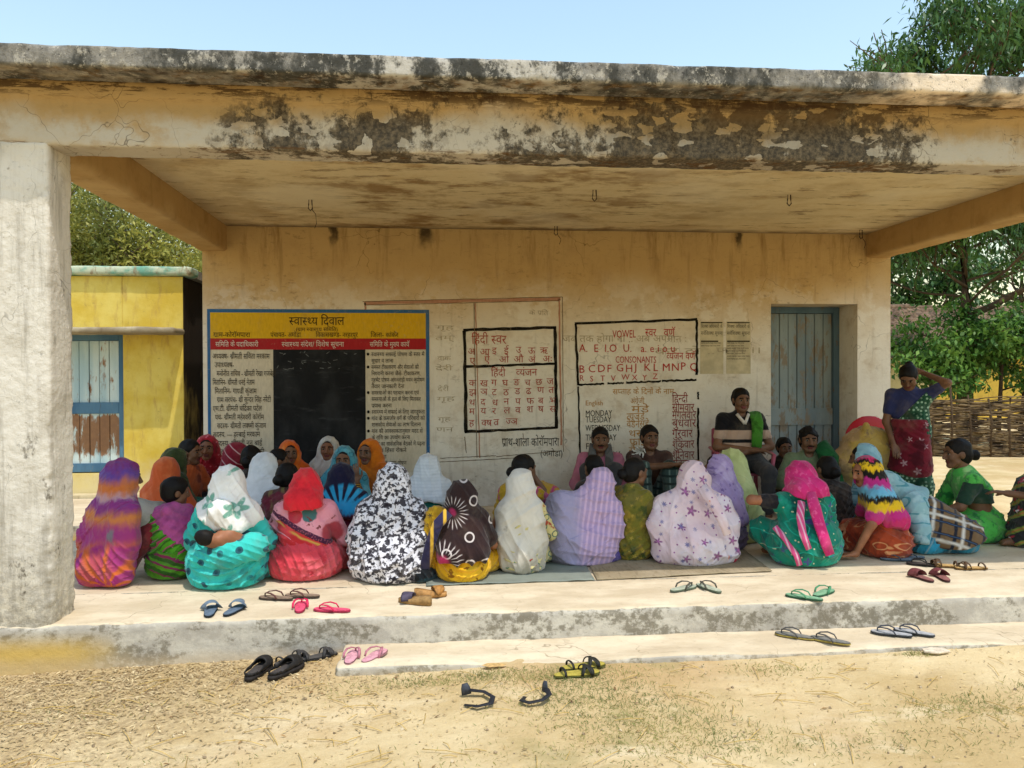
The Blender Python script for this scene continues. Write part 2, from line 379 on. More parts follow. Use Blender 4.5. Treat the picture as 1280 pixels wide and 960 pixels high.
def floor_mat():
    n = NB('verandah_floor_concrete', .9, .15); x, y, z = n.sep()
    v = n.noise(2.2, n.stretch((1, 2, 1)), 8, .6)
    top = n.mix(n.ss(v, .35, .7), C('c4b294'), C('ddcdb0'))
    top = n.mix(n.ma('MULTIPLY', n.ss(n.noise(18, detail=7, rough=.7), .55, .75), .5), top, C('9d8c70'))
    top = n.mix(n.ma('MULTIPLY', crack(n, 1.9, 0, .008, (.5, .6), .35), .55), top, C('6d5c44'))
    sc_ = n.ss(n.noise(6, n.stretch((.5, 5, 1)), 6, .7), .62, .68)
    top = n.mix(n.ma('MULTIPLY', sc_, .4), top, C('8f7f66'))
    # riser: grey cement worn to dark aggregate
    a = n.noise(4.5, n.stretch((.8, 1, 1)), 9, .74)
    rs = n.mix(n.ss(a, .42, .6), C('aaa397'), C('c3bcad'))
    wear = n.ma('MULTIPLY', n.ss(n.ma('ADD', n.noise(2.6, n.stretch((.9, 1, 1.4)), 8, .74), n.ma('MULTIPLY', n.ss(x, -1.0, -.2), .05)), .5, .57), n.ss(n.noise(26, detail=5, rough=.7), .38, .55))
    rs = n.mix(n.ma('MULTIPLY', wear, .75), rs, C('69614f'))
    rs = n.mix(n.ma('MULTIPLY', n.ss(n.ma('ADD', x, n.ma('MULTIPLY', n.noise(3), .8)), -1.1, -1.8), n.ss(z, -.02, -.15)), rs, C('c4a45c'))
    rs = n.mix(n.ma('MULTIPLY', n.ss(n.ma('ADD', z, n.ma('MULTIPLY', n.noise(9, detail=5), .07)), -.11, -.2), .55), rs, C('bda682'))
    g = n.t.nodes.new('ShaderNodeNewGeometry'); up = n.sep(g.outputs['Normal'])[2]
    c = n.mix(n.ss(up, .5, .75), rs, top)
    n.bump(n.ma('ADD', n.noise(34, detail=6, rough=.7), n.noise(7, detail=4)), .45, .01); return n.out(c)
M_floor = floor_mat()
M_step = None

# ---------------------------------------------------------------- the school building
def inv(o, p): o.parent = p; o.matrix_parent_inverse = Matrix.Translation(p.location).inverted(); return o
school = thing('school_building', 'old single-storey plastered school with open verandah, painted wall charts and blue plank door', 'school building', (1.28, 8.28, 0))
def vol_part(name, v, mat, parent=school): return inv(link(name, v.mesh(name), mat), parent)

# roof slab: front band with chipped concrete edge
v = Vol((-2.75, 4.27, 2.9), (5.35, 5.0, 3.12), .02)
v.box((-2.65, 4.33, 2.953), (5.25, 4.95, 3.066), .006)
v.disp(lambda X, Y, Z: .002 * wob((X, Y, Z), 9) + .0025 * wob((X, Y, Z), 31, 2) - .010 * np.clip(wob((X, Y, Z), 5, 4) - .6, 0, 1) * (Z > 3.03))
vol_part('roof_slab_edge', v, M_slab)
b = MB(); b.box((-2.62, 4.94, 2.96), (5.22, 12.6, 3.062)); inv(b.build('roof_slab', M_slab), school)
# front beam with drip moulding
v = Vol((-2.5, 4.45, 2.55), (5.1, 4.85, 3.0), .02)
v.box((-2.38, 4.56, 2.61), (4.9, 4.79, 2.97), .006); v.box((-2.4, 4.535, 2.865), (4.92, 4.6, 2.97), .008)
v.disp(lambda X, Y, Z: .003 * wob((X, Y, Z), 7) + .003 * wob((X, Y, Z), 37, 3) - .008 * np.clip(wob((X, Y, Z), 3.3, 6) - .4, 0, 1))
vol_part('front_beam', v, M_fascia)
# left pillar with broken corner, right pillar
for x0, x1 in ((-2.385, -2.098), (4.62, 4.89)):
    v = Vol((x0 - .05, 4.48, -.45), (x1 + .05, 4.95, 2.64), .013)
    v.box((x0, 4.56, -.4), (x1, 4.835, 2.63), .006)
    rag = lambda X, Y, Z: np.clip(1 - np.hypot(X - x1, Y - 4.56) / .055, 0, 1)
    low = lambda Z: np.clip((1.55 - Z) / .7, 0, 1)
    v.disp(lambda X, Y, Z: .003 * wob((X, Y, Z), 8) + .002 * wob((X, Y, Z), 40, 1)
           - rag(X, Y, Z) * low(Z) * (.014 + .014 * wob((X, Y, Z), 21, 3) + .010 * wob((X, Y, Z), 52, 5))
           + np.clip((.28 - Z) / .3, 0, 1) * (.007 * wob((X, Y, Z), 17, 9) + .005 * wob((X, Y, Z), 45, 2)))
    vol_part('verandah_pillar', v, M_pillar)
# ceiling and side beams
b = MB(); b.box((-2.1, 4.795, 2.862), (4.62, 8.28, 2.945)); inv(b.build('verandah_ceiling', M_ceil), school)
for x0, x1 in ((-2.38, -2.103), (4.622, 4.885)):
    v = Vol((x0 - .04, 4.7, 2.55), (x1 + .04, 8.4, 3.0), .02); v.box((x0, 4.793, 2.612), (x1, 8.32, 2.958), .006)
    v.disp(lambda X, Y, Z: .003 * wob((X, Y, Z), 6) + .002 * wob((X, Y, Z), 33, 3)); vol_part('side_beam', v, M_beam)
# back wall with the door opening (wall is 0.22 thick; the room behind it is closed)
DX0, DX1, DZ = 3.555, 4.525, 2.11
b = MB(); WX0, WX1 = -2.345, 4.9
b.box((WX0, 8.28, -.3), (DX0, 8.78, 2.955)); b.box((DX1, 8.28, -.3), (WX1, 8.78, 2.955)); b.box((DX0, 8.28, DZ), (DX1, 8.78, 2.955))
b.box((WX0, 8.78, -.3), (WX0 + .2, 12.4, 2.955)); b.box((WX1 - .2, 8.78, -.3), (WX1, 12.4, 2.955)); b.box((WX0 + .2, 12.2, -.3), (WX1 - .2, 12.4, 2.955))
inv(b.build('back_wall', M_wall), school)
b = MB(); b.box((DX0 - .02, 8.772, DZ - .03), (DX1 + .02, 8.80, DZ + .03)); inv(b.build('door_lintel', plain('lintel_dark', '3a3026')), school)
# plinth: floor slab and low front step
v = Vol((-3.1, 4.48, -.42), (5.3, 5.3, .03), .02)
v.box((-3.0, 4.55, -.4), (5.2, 5.2, 0), .008)
v.disp(lambda X, Y, Z: .003 * wob((X, Y, Z), 6) + .002 * wob((X, Y, Z), 38, 2) - .02 * np.clip(wob((X, Y, Z), 6.5, 3) - .45, 0, 1) * np.clip(1 - np.abs(Y - 4.55) / .05, 0, 1) * np.clip(1 - np.abs(Z) / .05, 0, 1))
vol_part('verandah_plinth', v, M_floor)
b = MB(); b.box((-3.0, 5.19, -.4), (5.2, 9.29, -.001)); b.box((-6.5, 7.6, -.4), (-3.0, 9.29, -.003)); inv(b.build('verandah_floor', M_floor), school)
v = Vol((-.6, 4.1, -.34), (3.9, 4.62, -.12), .02)
v.clip(lambda X, Y, Z: X * 0 + 1)
v.box((-.53, 4.185, -.32), (3.75, 4.56, -.158), .008)
v.disp(lambda X, Y, Z: .004 * wob((X, Y, Z), 5) + .002 * wob((X, Y, Z), 30, 2) + .03 * wob((X, 0, 0), 2.2, 1) * (Y < 4.3) - .02 * np.clip(wob((X, Y, Z), 8, 3) - .4, 0, 1) * (Y < 4.25))
vol_part('front_step', v, M_floor)

# ceiling hooks
M_rust = plain('rusty_iron', '3b2a20', .7, .4, 40)
def hook(x, y, drop=.0):
    m = MB(); m.tube([(x - .012, y, 2.87), (x - .014, y, 2.82), (x - .018, y, 2.79), (x, y, 2.77), (x + .018, y, 2.79), (x + .014, y, 2.82), (x + .012, y, 2.87)], .005, 6)
    if drop: m.tube([(x + .016, y, 2.79), (x + .02, y, 2.77), (x + .045, y, 2.74), (x + .05, y, 2.74 - drop), (x + .035, y, 2.70 - drop)], .003, 5)
    inv(m.build('ceiling_hook', M_rust), school)

# door: frame, planks, rails, latch and padlock
def blue_mat(name, a, bcol, rust, amt):
    n = NB(name, .75, .3)
    c = n.mix(n.ss(n.noise(3, n.stretch((1, 1, .3)), 6, .6), .35, .65), C(a), C(bcol))
    c = n.mix(n.ma('MULTIPLY', n.ss(n.noise(5, n.stretch((2, 2, .7)), 8, .7), amt, amt + .1), .9), c, C(rust))
    c = n.mix(n.ma('MULTIPLY', n.ss(n.noise(30, n.stretch((1, 1, .15)), 6, .7), .58, .7), .5), c, C('4d4a44'))
    n.bump(n.noise(40, n.stretch((1, 1, .1)), 5), .3, .004); return n.out(c)
M_blue = blue_mat('door_blue_grey', '6f8088', '8d999a', '857764', .5)
M_blue_dk = blue_mat('door_frame_blue', '4b6474', '5c7482', '6d5c4a', .56)
def plank_door(parent, x0, x1, y, z0, z1, npl, rails, mat, matf, fw=.07, ft=.05):
    f = MB()
    f.box((x0, y - .03, z0), (x0 + fw, y + .05, z1)); f.box((x1 - fw, y - .03, z0), (x1, y + .05, z1)); f.box((x0 + fw, y - .03, z1 - fw), (x1 - fw, y + .05, z1))
    inv(f.build('door_frame', matf, bevel=.004), parent)
    a, bb = x0 + fw + .004, x1 - fw - .004; pw = (bb - a) / npl
    leaf = None; m = MB()
    for i in range(npl):
        o = .003 * math.sin(i * 2.7); m.box((a + i * pw + .0035, y + .002 + o, z0 + .01), (a + (i + 1) * pw - .0035, y + .028 + o, z1 - fw - .004))
    leaf = inv(m.build('door_leaf', mat, bevel=.003), parent)
    m = MB(); m.box((a, y + .0285, z0 + .01), (bb, y + .04, z1 - fw - .004)); o = m.build('backing_board', plain('dark_gap_' + parent.name, '1c1a17')); o.parent = leaf
    for r0, r1 in rails:
        m = MB(); m.box((a, y - .022, r0), (bb, y + .0, r1)); o = m.build('door_rail', matf if mat is M_yd else mat, bevel=.004); o.parent = leaf
    return leaf
def shutter_mat():
    n = NB('yellow_house_door_paint', .8, .2); x, y, z = n.sep()
    c = n.mix(n.ss(n.noise(3, n.stretch((2, 1, .3)), 6), .35, .65), C('a3bcc2'), C('c4d2d0'))
    ru = n.ma('ADD', n.noise(4, n.stretch((3, 1, .8)), 8, .7), n.ma('MULTIPLY', n.ma('MULTIPLY', n.ss(z, .96, .86), n.ss(z, .38, .55)), .22))
    c = n.mix(n.ma('MULTIPLY', n.ss(ru, .56, .66), .92), c, n.mix(n.noise(20, detail=5), C('6e421f'), C('9a6a3a'))); n.bump(n.noise(40, n.stretch((1, 1, .1)), 5), .3, .004); return n.out(c)
M_yd = shutter_mat()
leaf = plank_door(school, DX0, DX1 - .0, 8.70, .0, DZ, 8, [(.78, .97), (.02, .16)], M_blue, M_blue_dk)
m = MB(); m.tube([(3.63, 8.655, .93), (3.63, 8.655, .80)], .006, 6); m.tube([(3.61, 8.66, .93), (3.67, 8.66, .93)], .008, 6)
o = m.build('latch', plain('latch_iron', '55504a', .5, .3, 30, .7)); o.parent = leaf
m = MB(); m.box((3.585, 8.635, .66), (3.635, 8.66, .72)); m.tube([(3.593, 8.648, .72), (3.593, 8.648, .755), (3.61, 8.648, .772), (3.627, 8.648, .755), (3.627, 8.648, .72)], .005, 6)
o = m.build('padlock', plain('padlock_steel', 'd8dade', .3, .1, 30, .8), bevel=.006); o.parent = leaf
for hx, hy, dr in ((-1.08, 7.0, .08), (1.28, 6.45, 0), (1.2, 8.05, .02), (2.95, 6.5, 0), (4.42, 8.02, .03), (3.45, 5.15, 0)): hook(hx, hy, dr)

# ---------------------------------------------------------------- painted boards and lettering
def brush(name, h):
    n = NB(name, .82, .15); c = C(h); c = n.mix(n.noise(55, n.stretch((1, 1, .3)), 4), tuple(x * .75 for x in c[:3]), tuple(min(1, x * 1.2) for x in c[:3]))
    wear = n.ma('MULTIPLY', n.ss(n.noise(34, detail=7, rough=.75), .56, .66), n.ss(n.noise(2.5, detail=3), .35, .6))
    c = n.mix(n.ma('MULTIPLY', wear, .38), c, C('a8987a')); return n.out(n.mix(n.ma('MULTIPLY', n.ss(n.noise(4, n.stretch((1, 1, .5)), 6), .5, .7), .18), c, C('8a7a5c')))
M_ink = {k: brush('paint_' + k, h) for k, h in dict(black='17140f', red='b02a20', faded_red='a5402c', ochre='b5823a', white='d8cdc0', grey='837a68', blue='33628f', yellow='d0a520', maroon='a3262a', pink='b0826a', cream='cabfa8', chalkboard='17181a').items()}
_font = bpy.data.curves.new('lettering_source', 'FONT'); _fo = bpy.data.objects.new('lettering_source', _font); COL.objects.link(_fo); _font.resolution_u = 2
_gl = {}
def _raw(t):
    _font.body = t; bpy.context.view_layer.update()
    me = bpy.data.meshes.new_from_object(_fo.evaluated_get(bpy.context.evaluated_depsgraph_get()))
    V = np.array([v.co[:2] for v in me.vertices]).reshape(-1, 2); F = [list(p.vertices) for p in me.polygons]; bpy.data.meshes.remove(me); return V, F
_bar = {}
def glyph(ch, bold, half=False):
    key = (ch, bold, half)
    if key in _gl: return _gl[key]
    _font.offset = 0
    if bold not in _bar: _bar[bold] = _raw('|')[0][:, 0].min()
    V, F = _raw(ch)
    if not len(F): _font.offset = 0; V, F = _raw(ch)
    if not len(F): print('NOGLYPH', ch, bold)
    V2, _ = _raw(ch + '||||||'); x = V2[:, 0].max(); wdt = _raw('||||||')[0][:, 0].max()
    adv = x - wdt
    if half:                                                # a half letter: the stem is cut away
        bm = bmesh.new(); vs = [bm.verts.new((p[0], p[1], 0)) for p in V]
        for f in F:
            try: bm.faces.new([vs[i] for i in f])
            except ValueError: pass
        cut = adv * .68
        bmesh.ops.bisect_plane(bm, geom=bm.verts[:] + bm.edges[:] + bm.faces[:], plane_co=(cut, 0, 0), plane_no=(1, 0, 0), clear_outer=True)
        bm.verts.index_update(); V = np.array([v.co[:2] for v in bm.verts]); F = [[v.index for v in f.verts] for f in bm.faces]; bm.free(); adv = cut
    _gl[key] = (V, F, adv); return _gl[key]
CONS = set(chr(c) for c in range(0x915, 0x93a)); VIR = '\u094d'; MAT = set('ािीुूृेैोौंँः')
def dev_seq(t):
    out = []; i = 0
    while i < len(t):
        ch = t[i]
        if ch in CONS:
            cl = [ch]; i += 1
            while i + 1 < len(t) and t[i] == VIR and t[i + 1] in CONS: cl.append(t[i + 1]); i += 2
            ms = ''
            while i < len(t) and t[i] in MAT: ms += t[i]; i += 1
            reph = False
            if cl[0] == 'र' and len(cl) > 1: reph = True; cl = cl[1:]
            if 'ि' in ms: out.append(('ि', 0)); ms = ms.replace('ि', '')
            k = 0
            while k < len(cl):
                nxt = cl[k + 1] if k + 1 < len(cl) else None
                if nxt == 'र': out.append((cl[k], 0)); out.append(('/', 2)); k += 2; continue
                out.append((cl[k], 1 if nxt else 0)); k += 1
            for m_ in ms: out.append((m_, 0))
            if reph: out.append(('\u0945', 0))
        else: out.append((ch, 0)); i += 1
    return out
def text_geo(acc, t, x, z, size, bold=.012, width=None, jit=.016, center=False):
    """adds one line; acc = [verts, faces] in wall coordinates (x, z)"""
    X = 0; vs = []; fs = []
    for ch, md in dev_seq(t):
        if ch == ' ': X += .3; continue
        if md == 2:
            b0 = len(vs); vs += [(X - .40, .03), (X - .36, -.03), (X - .10, .16), (X - .11, .23)]; fs.append([b0, b0 + 3, b0 + 2, b0 + 1]); continue
        V, F, adv = glyph(ch, bold, md == 1); b0 = len(vs); jy = random.uniform(-jit, jit); jr = random.uniform(-jit, jit) * .8
        vs += [(p[0] + X + jr * (p[1] - .3), p[1] + jy + jr * .3 * p[0]) for p in V]; fs += [[b0 + i for i in f] for f in F]; X += adv
    if not vs: return
    sx = size * 1.0 if width is None else width / max(X, .01)
    ox = x - (X * sx / 2 if center else 0); b = len(acc[0])
    acc[0].extend([(ox + p[0] * sx, z + p[1] * size) for p in vs]); acc[1].extend([[b + i for i in f] for f in fs])
WY = 8.28
def flat_part(name, acc, mat, parent, dy):
    me = bpy.data.meshes.new(name); me.from_pydata([(p[0], WY - dy - (p[2] if len(p) > 2 else 0), p[1]) for p in acc[0]], [], acc[1]); me.update()
    o = link(name, me, mat); inv(o, school)
    if parent is not school: o.parent = parent; o.matrix_parent_inverse = Matrix.Translation(school.location).inverted() @ Matrix.Identity(4); o.matrix_parent_inverse = Matrix.Identity(4)
    return o
def rect(acc, x0, z0, x1, z1): b = len(acc[0]); acc[0].extend([(x0, z0), (x1, z0), (x1, z1), (x0, z1)]); acc[1].append([b, b + 1, b + 2, b + 3])
def bar(acc, p, q, wd, wob_=.004, n=14):                     # a brush line with uneven width
    p = Vector(p); q = Vector(q); d = (q - p); nn = Vector((-d.y, d.x)).normalized(); b = len(acc[0])
    for i in range(n + 1):
        c = p + d * i / n; h = wd / 2 * random.uniform(.75, 1.15); s_ = random.uniform(-wob_, wob_)
        acc[0].extend([tuple(c + nn * (h + s_)), tuple(c - nn * (h - s_))])
    for i in range(n): acc[1].append([b + 2 * i, b + 2 * i + 1, b + 2 * i + 3, b + 2 * i + 2])
A = lambda: [[], []]

# painted health notice: blue border, yellow head, red band, two text columns and the blackboard
hx0, hx1, hz0, hz1 = -2.3, -.085, .36, 2.03
a = A(); rect(a, hx0, hz0, hx1, hz1); notice = flat_part('painted_health_notice', a, M_ink['cream'], school, .003)
a = A(); rect(a, hx0, hz0, hx0 + .03, hz1); rect(a, hx1 - .035, hz0, hx1, hz1); rect(a, hx0 + .03, hz1 - .035, hx1 - .035, hz1); flat_part('blue_border', a, M_ink['blue'], notice, .006)
a = A(); rect(a, hx0 + .03, 1.735, hx1 - .035, hz1 - .035); flat_part('yellow_header', a, M_ink['yellow'], notice, .006)
a = A(); rect(a, hx0 + .03, 1.622, hx1 - .035, 1.735); flat_part('red_band', a, M_ink['maroon'], notice, .006)
def board_mat():
    n = NB('chalkboard', .8, .2); c = n.mix(n.ss(n.noise(3, n.stretch((1, 1, .6)), 7, .65), .4, .68), C('141517'), C('2c2d2e')); return n.out(n.mix(n.ma('MULTIPLY', n.ss(n.noise(7, n.stretch((.4, 1, 1.6)), 6, .7), .55, .7), .5), c, C('444546')))
a = A(); rect(a, -1.655, hz0, -.735, 1.622); flat_part("blackboard", a, board_mat(), notice, .006)
a = A()
text_geo(a, 'स्वास्थ्य दिवाल', -1.22, 1.87, .125, .034, .55, center=True)
text_geo(a, '(ग्राम स्वास्थ्य समिति)', -1.22, 1.808, .056, .024, .42, center=True)
for t, x, wd in (('ग्राम-कोर्रामपारा', -2.24, .36), ('पंचायत- अमोडा', -1.68, .3), ('विकासखण्ड- नरहरपुर', -1.23, .42), ('जिला- कांकेर', -.68, .28)): text_geo(a, t, x, 1.748, .072, .03, wd)
left = ['अध्यक्ष- श्रीमती सविता मरकाम', 'उपाध्यक्ष-', 'मनोनीत सचिव - श्रीमती रेखा गजबेही', 'मितानिन- श्रीमती धनई नेताम', 'मितानिन- गायत्री कुंजाम', 'ग्राम सरपंच- श्री सुन्दर सिंह नरेटी', 'एम.टी. श्रीमती चंद्रिका पटेल', 'पंच- श्रीमती महेश्वरी कोर्राम', 'सदस्य- श्रीमती लक्ष्मी कुंजाम', 'सदस्य. — हल्बाई मरकाम', 'सदस्य. श्रीमती नुन बाई', 'सदस्य. — श्रीमती देवकी', 'सदस्य. — कमला बाई']
wl = [.56, .19, .58, .41, .41, .53, .48, .48, .48, .46, .46, .46, .44]
for i, t in enumerate(left): text_geo(a, t, -2.25 + .02 * (i % 3), 1.53 - i * .0875, .078, .03, wl[i], .02)
right = ['*स्वास्थ्य सफाई पोषण के स्तर में', 'सुधार व लाना', '*समस्त टीकाकरण और सेवाओं की', 'निगरानी करना जैसे- टीकाकरण,', 'गृहभेंट पोषण आंगनवाड़ी भवन कुपोषण', 'तैयार जानकारी देना', '*समस्याओं का पहचान करना एवं', 'समस्याओं के हल के लिए मिलकर', 'प्रयास करना', '*स्वास्थ्य में सफाई के लिए जागरूकता', '*गांव के कमजोर वर्ग के परिवारों को', 'शासकीय सेवाओं का लाभ दिलाना', '*गांव की आवश्यकतानुसार मदद से', 'के राशि का उपयोग करना', '*शराब का सार्वजनिक बैठकों में पढ़ना', 'विरूद्ध हिंसा रोकने', 'मदद करना', 'शिक्षा एवं समय पोषण']
for i, t in enumerate(right):
    z = 1.553 - i * .0655
    if t[0] == '*':
        t = t[1:]; cx, cz = -.708, z + .022; b0 = len(a[0]); a[0].extend([(cx + .014 * math.cos(k), cz + .016 * math.sin(k)) for k in np.linspace(0, 5.6, 9)]); a[1].append(list(range(b0, b0 + 9)))
    text_geo(a, t, -.675, z, .06, .026, min(.54, len(t) * .0185), .02)
flat_part('black_lettering', a, M_ink['black'], notice, .009)
a = A()
for t, x, wd in (('समिति के पदाधिकारी', -2.22, .42), ('स्वास्थ्य संदेश/ विशेष सूचना', -1.57, .62), ('समिति के मुख्य कार्य', -.69, .4)): text_geo(a, t, x, 1.652, .072, .026, wd)
flat_part('white_lettering', a, M_ink['white'], notice, .009)
a = A()
for i in range(26):
    x = random.uniform(-1.62, -.85); z = random.choice((1.58, 1.5, 1.44, 1.43)) + random.uniform(-.012, .012)
    bar(a, (x, z), (x + random.uniform(.01, .05), z + random.uniform(-.03, .03)), .006, .001, 3)
flat_part('chalk_marks', a, plain('chalk', '6c6e6e', .9, .4, 90), notice, .008)

# hindi letter chart
a = A()
for p, q, wd in (((.264, 1.82), (1.235, 1.852), .035), ((.275, 1.815), (.29, .765), .035), ((1.222, 1.845), (1.235, .8), .035), ((.275, .772), (1.245, .803), .03), ((.285, 1.445), (1.225, 1.475), .028)): bar(a, p, q, wd)
hindi = flat_part('painted_hindi_chart', a, M_ink['black'], school, .0035)
a = A()
text_geo(a, 'हिंदी स्वर', .35, 1.68, .135, .03, .36, .03)
def row(acc, s, x0, x1, z0, size, bold=.03, dz=.02, jit=.03):
    g = s.split()
    for i, t in enumerate(g):
        x = x0 + (x1 - x0) * i / max(1, len(g) - 1); text_geo(acc, t, x, z0 + dz * i / len(g) + random.uniform(-.008, .008), size, bold, None, jit)
row(a, 'अ आ इ ई उ ऊ ऋ', .31, 1.06, 1.565, .1); row(a, 'ए ऐ ओ औ अं अः', .33, 1.09, 1.475, .1)
text_geo(a, 'हिंदी', .55, 1.345, .11, .03, .15, .03); text_geo(a, 'व्यंजन', .81, 1.35, .11, .03, .22, .03)
for s, z, x1 in (('क ख ग घ ङ च छ ज', 1.24, 1.13), ('झ ञ ट ठ ड ढ ण त', 1.145, 1.15), ('थ द ध न प फ ब भ', 1.04, 1.16), ('म य र ल व श ष स', .95, 1.16), ('ह क्ष त्र ज्ञ', .825, .7)): row(a, s, .32, x1, z, .1)
flat_part('red_letters', a, M_ink['faded_red'], hindi, .0035)
a = A(); text_geo(a, 'प्राथ-शाला कोर्रामपारा', .66, .615, .13, .03, .6, .03); text_geo(a, '(अमोडा)', 1.06, .505, .095, .026, .24, .03)
flat_part('school_name_lettering', a, M_ink['black'], school, .0035)
# pink and black outline of an older chart behind it
a = A()
bar(a, (-.745, 2.095), (1.28, 2.15), .03, .002); bar(a, (.39, 2.1), (.43, .5), .012, .003, 30); bar(a, (1.265, 2.15), (1.285, .62), .02, .003, 30); bar(a, (-.735, 2.1), (-.73, 2.02), .02, .002)
older = flat_part('faded_outline', a, M_ink['pink'], school, .002)
a = A()
for p, q in (((-.76, 2.11), (1.3, 2.17)), ((-.74, 2.075), (1.26, 2.13)), ((1.3, 2.17), (1.305, .55)), ((.375, 2.1), (.40, .5)), ((.02, .5), (.6, .52)), ((.6, .51), (1.28, .56)), ((.0, .46), (.95, .50)), ((.275, .72), (.29, .55)), ((.88, .75), (.885, .69))):
    bar(a, p, q, .007, .002, 26)
flat_part('faded_ruled_lines', a, plain('faint_line', '6f5a3f', .9, .4, 30), school, .0042)
a = A()
for i in range(13):
  if i % 3: text_geo(a, random.choice(['तम्', 'गृह', 'देरी', 'वाक', 'ताम', 'णन']), -.03 + random.uniform(0, .03), 1.93 - i * .105, .07, .0, random.uniform(.1, .2), .03)
text_geo(a, 'जब तक होगा ना .. अब अपमान :', 1.30, 1.70, .105, .005, 1.33, .03); text_geo(a, 'कर दो .. ।।', 2.28, 1.57, .1, .0, .9, .03); text_geo(a, 'फ ल ।।', 2.95, 1.58, .1, .0, .5, .03)
text_geo(a, 'के प्रति', .95, 1.98, .07, .0, .2, .03)
flat_part('faint_scribbled_writing', a, plain('pencil_grey', 'b3a58a', .9, .3, 30), school, .0028)

# english letters and weekday chart
a = A()
for p, q, wd in (((1.43, 1.893), (2.745, 1.938), .026), ((1.437, 1.89), (1.463, 1.245), .026), ((1.465, 1.235), (1.485, .45), .02), ((2.738, 1.935), (2.74, 1.35), .026), ((1.46, 1.252), (1.74, 1.262), .022), ((1.775, 1.263), (1.95, 1.27), .022), ((1.975, 1.272), (2.35, 1.285), .022), ((2.36, 1.288), (2.735, 1.297), .024), ((2.752, 1.17), (2.756, 1.09), .02), ((2.75, 1.0), (2.757, .34), .024), ((2.2, .33), (2.76, .345), .018)): bar(a, p, q, wd, .005)
eng = flat_part('painted_english_chart', a, M_ink['black'], school, .0035)
a = A()
text_geo(a, 'VOWEL', 1.83, 1.745, .115, .026, .25, .02); text_geo(a, 'स्वर', 2.18, 1.76, .125, .026, .12, .02); text_geo(a, 'वर्ण', 2.38, 1.76, .12, .026, .12, .02)
text_geo(a, 'A.  E  I.O  U.   a. e i o u', 1.475, 1.595, .115, .022, 1.03, .02)
text_geo(a, 'CONSONANTS', 1.86, 1.48, .1, .026, .44, .02); text_geo(a, 'व्यंजन वर्ण', 2.41, 1.515, .11, .024, .31, .02)
row(a, 'B C D F G H J K L M N P Q', 1.47, 2.66, 1.375, .115, .024, .03, .02); row(a, 'R S T V W X Y Z', 1.475, 2.26, 1.285, .085, .022, .02, .02)
flat_part('red_letters', a, M_ink['red'], eng, .0035)
a = A()
text_geo(a, 'सप्ताह के दिनों के नाम', 1.83, 1.15, .085, .012, .66, .02); text_geo(a, 'English', 1.54, 1.035, .075, .012, .19, .02); text_geo(a, 'अंग्रेजी', 2.02, 1.05, .085, .012, .15, .02)
for t, z, x in (('मंडे', .955, 2.03), ('ट्यूजडे', .88, 1.98), ('वेडनेसडे', .80, 1.98), ('थर्सडे', .70, 2.0), ('फ्राइडे', .61, 2.01), ('सैटरडे', .52, 2.0)): text_geo(a, t, x, z, .11, .02, .19 if z > .85 else .24, .02)
flat_part('ochre_letters', a, M_ink['ochre'], eng, .0035)
a = A()
for t, z, wd in (('MONDAY', .92, .285), ('TUESDAY', .855, .275), ('WEDNESDAY', .765, .37), ('THURSDAY', .665, .33), ('FRIDAY', .575, .27), ('SATURDAY', .485, .37), ('SUNDAY', .40, .3)): text_geo(a, t, 1.54, z, .092, .034, wd, .02)
flat_part('black_letters', a, M_ink['black'], eng, .0035)
a = A()
for t, z, wd in (('हिन्दी', 1.06, .17), ('सोमवार', .965, .24), ('मंगलवार', .885, .26), ('बुधवार', .80, .26), ('गुरूवार', .69, .22), ('शुक्रवार', .575, .24), ('शनिवार', .46, .24), ('रविवार', .37, .22)): text_geo(a, t, 2.47, z, .125, .026, wd, .02)
flat_part('dark_red_letters', a, plain('paint_dark_red', '8e2a22', .8, .25, 50), eng, .0035)

# two pasted newspaper notices, half torn away
a = A(); rect(a, 2.775, 1.36, 3.03, 1.915); rect(a, 3.06, 1.36, 3.33, 1.92)
paper = flat_part('pasted_notices', a, plain('old_paper', 'c3b798', .95, .2, 9), school, .002)
a = A()
for x0, x1 in ((2.785, 3.02), (3.07, 3.32)):
    rect(a, x0, 1.9, x1, 1.912); z = 1.87
    text_geo(a, 'शिक्षा अधिकारी के', x0, 1.85, .05, .01, x1 - x0); text_geo(a, 'सर्वशिक्षा सूचना', x0, 1.775, .055, .015, x1 - x0)
    rect(a, x0, 1.70, x0 + (x1 - x0) * (.8 if x0 < 3 else 1), 1.715); z = 1.68
    while z > (1.63 if x0 < 3 else 1.5):
        text_geo(a, 'कखगघ चछजझ टठडढ तथदध पफबभ', x0, z, .024, .0, (x1 - x0) * random.uniform(.7, 1)); z -= .028
flat_part('printed_text', a, plain('newsprint', '3a3226', .9, .3, 40), paper, .0028)
_fo.name = 'x'; bpy.data.objects.remove(_fo)
# ---------------------------------------------------------------- ground
def gz(x, y):
    g = np.interp(x, [-30, -2.4, -.6, .3, 1.5, 3.2, 8, 30], [-.28, -.268, -.205, -.178, -.196, -.168, -.16, -.15])
    return g + np.clip((4.3 - y) / 3, 0, 1) * .03 * np.sin(x * 1.3 + .5) + np.clip(y - 9, 0, 10) * .002
ax = lambda segs: np.unique(np.concatenate([np.arange(a, b, s) for a, b, s in segs] + [[segs[-1][1]]]))
gx = ax([(-260, -20, 20), (-20, -4, 1), (-4, 5, .025), (5, 14, .25), (14, 30, 1), (30, 260, 20)])
gy = ax([(-120, -4, 12), (-4, 2, .3), (2, 4.7, .025), (4.7, 20, .4), (20, 40, 2), (40, 400, 30)])
GX, GY = np.meshgrid(gx, gy, indexing='ij')
near = ((GX > -4) & (GX < 5) & (GY < 4.6) & (GY > 1.9)).astype(float)
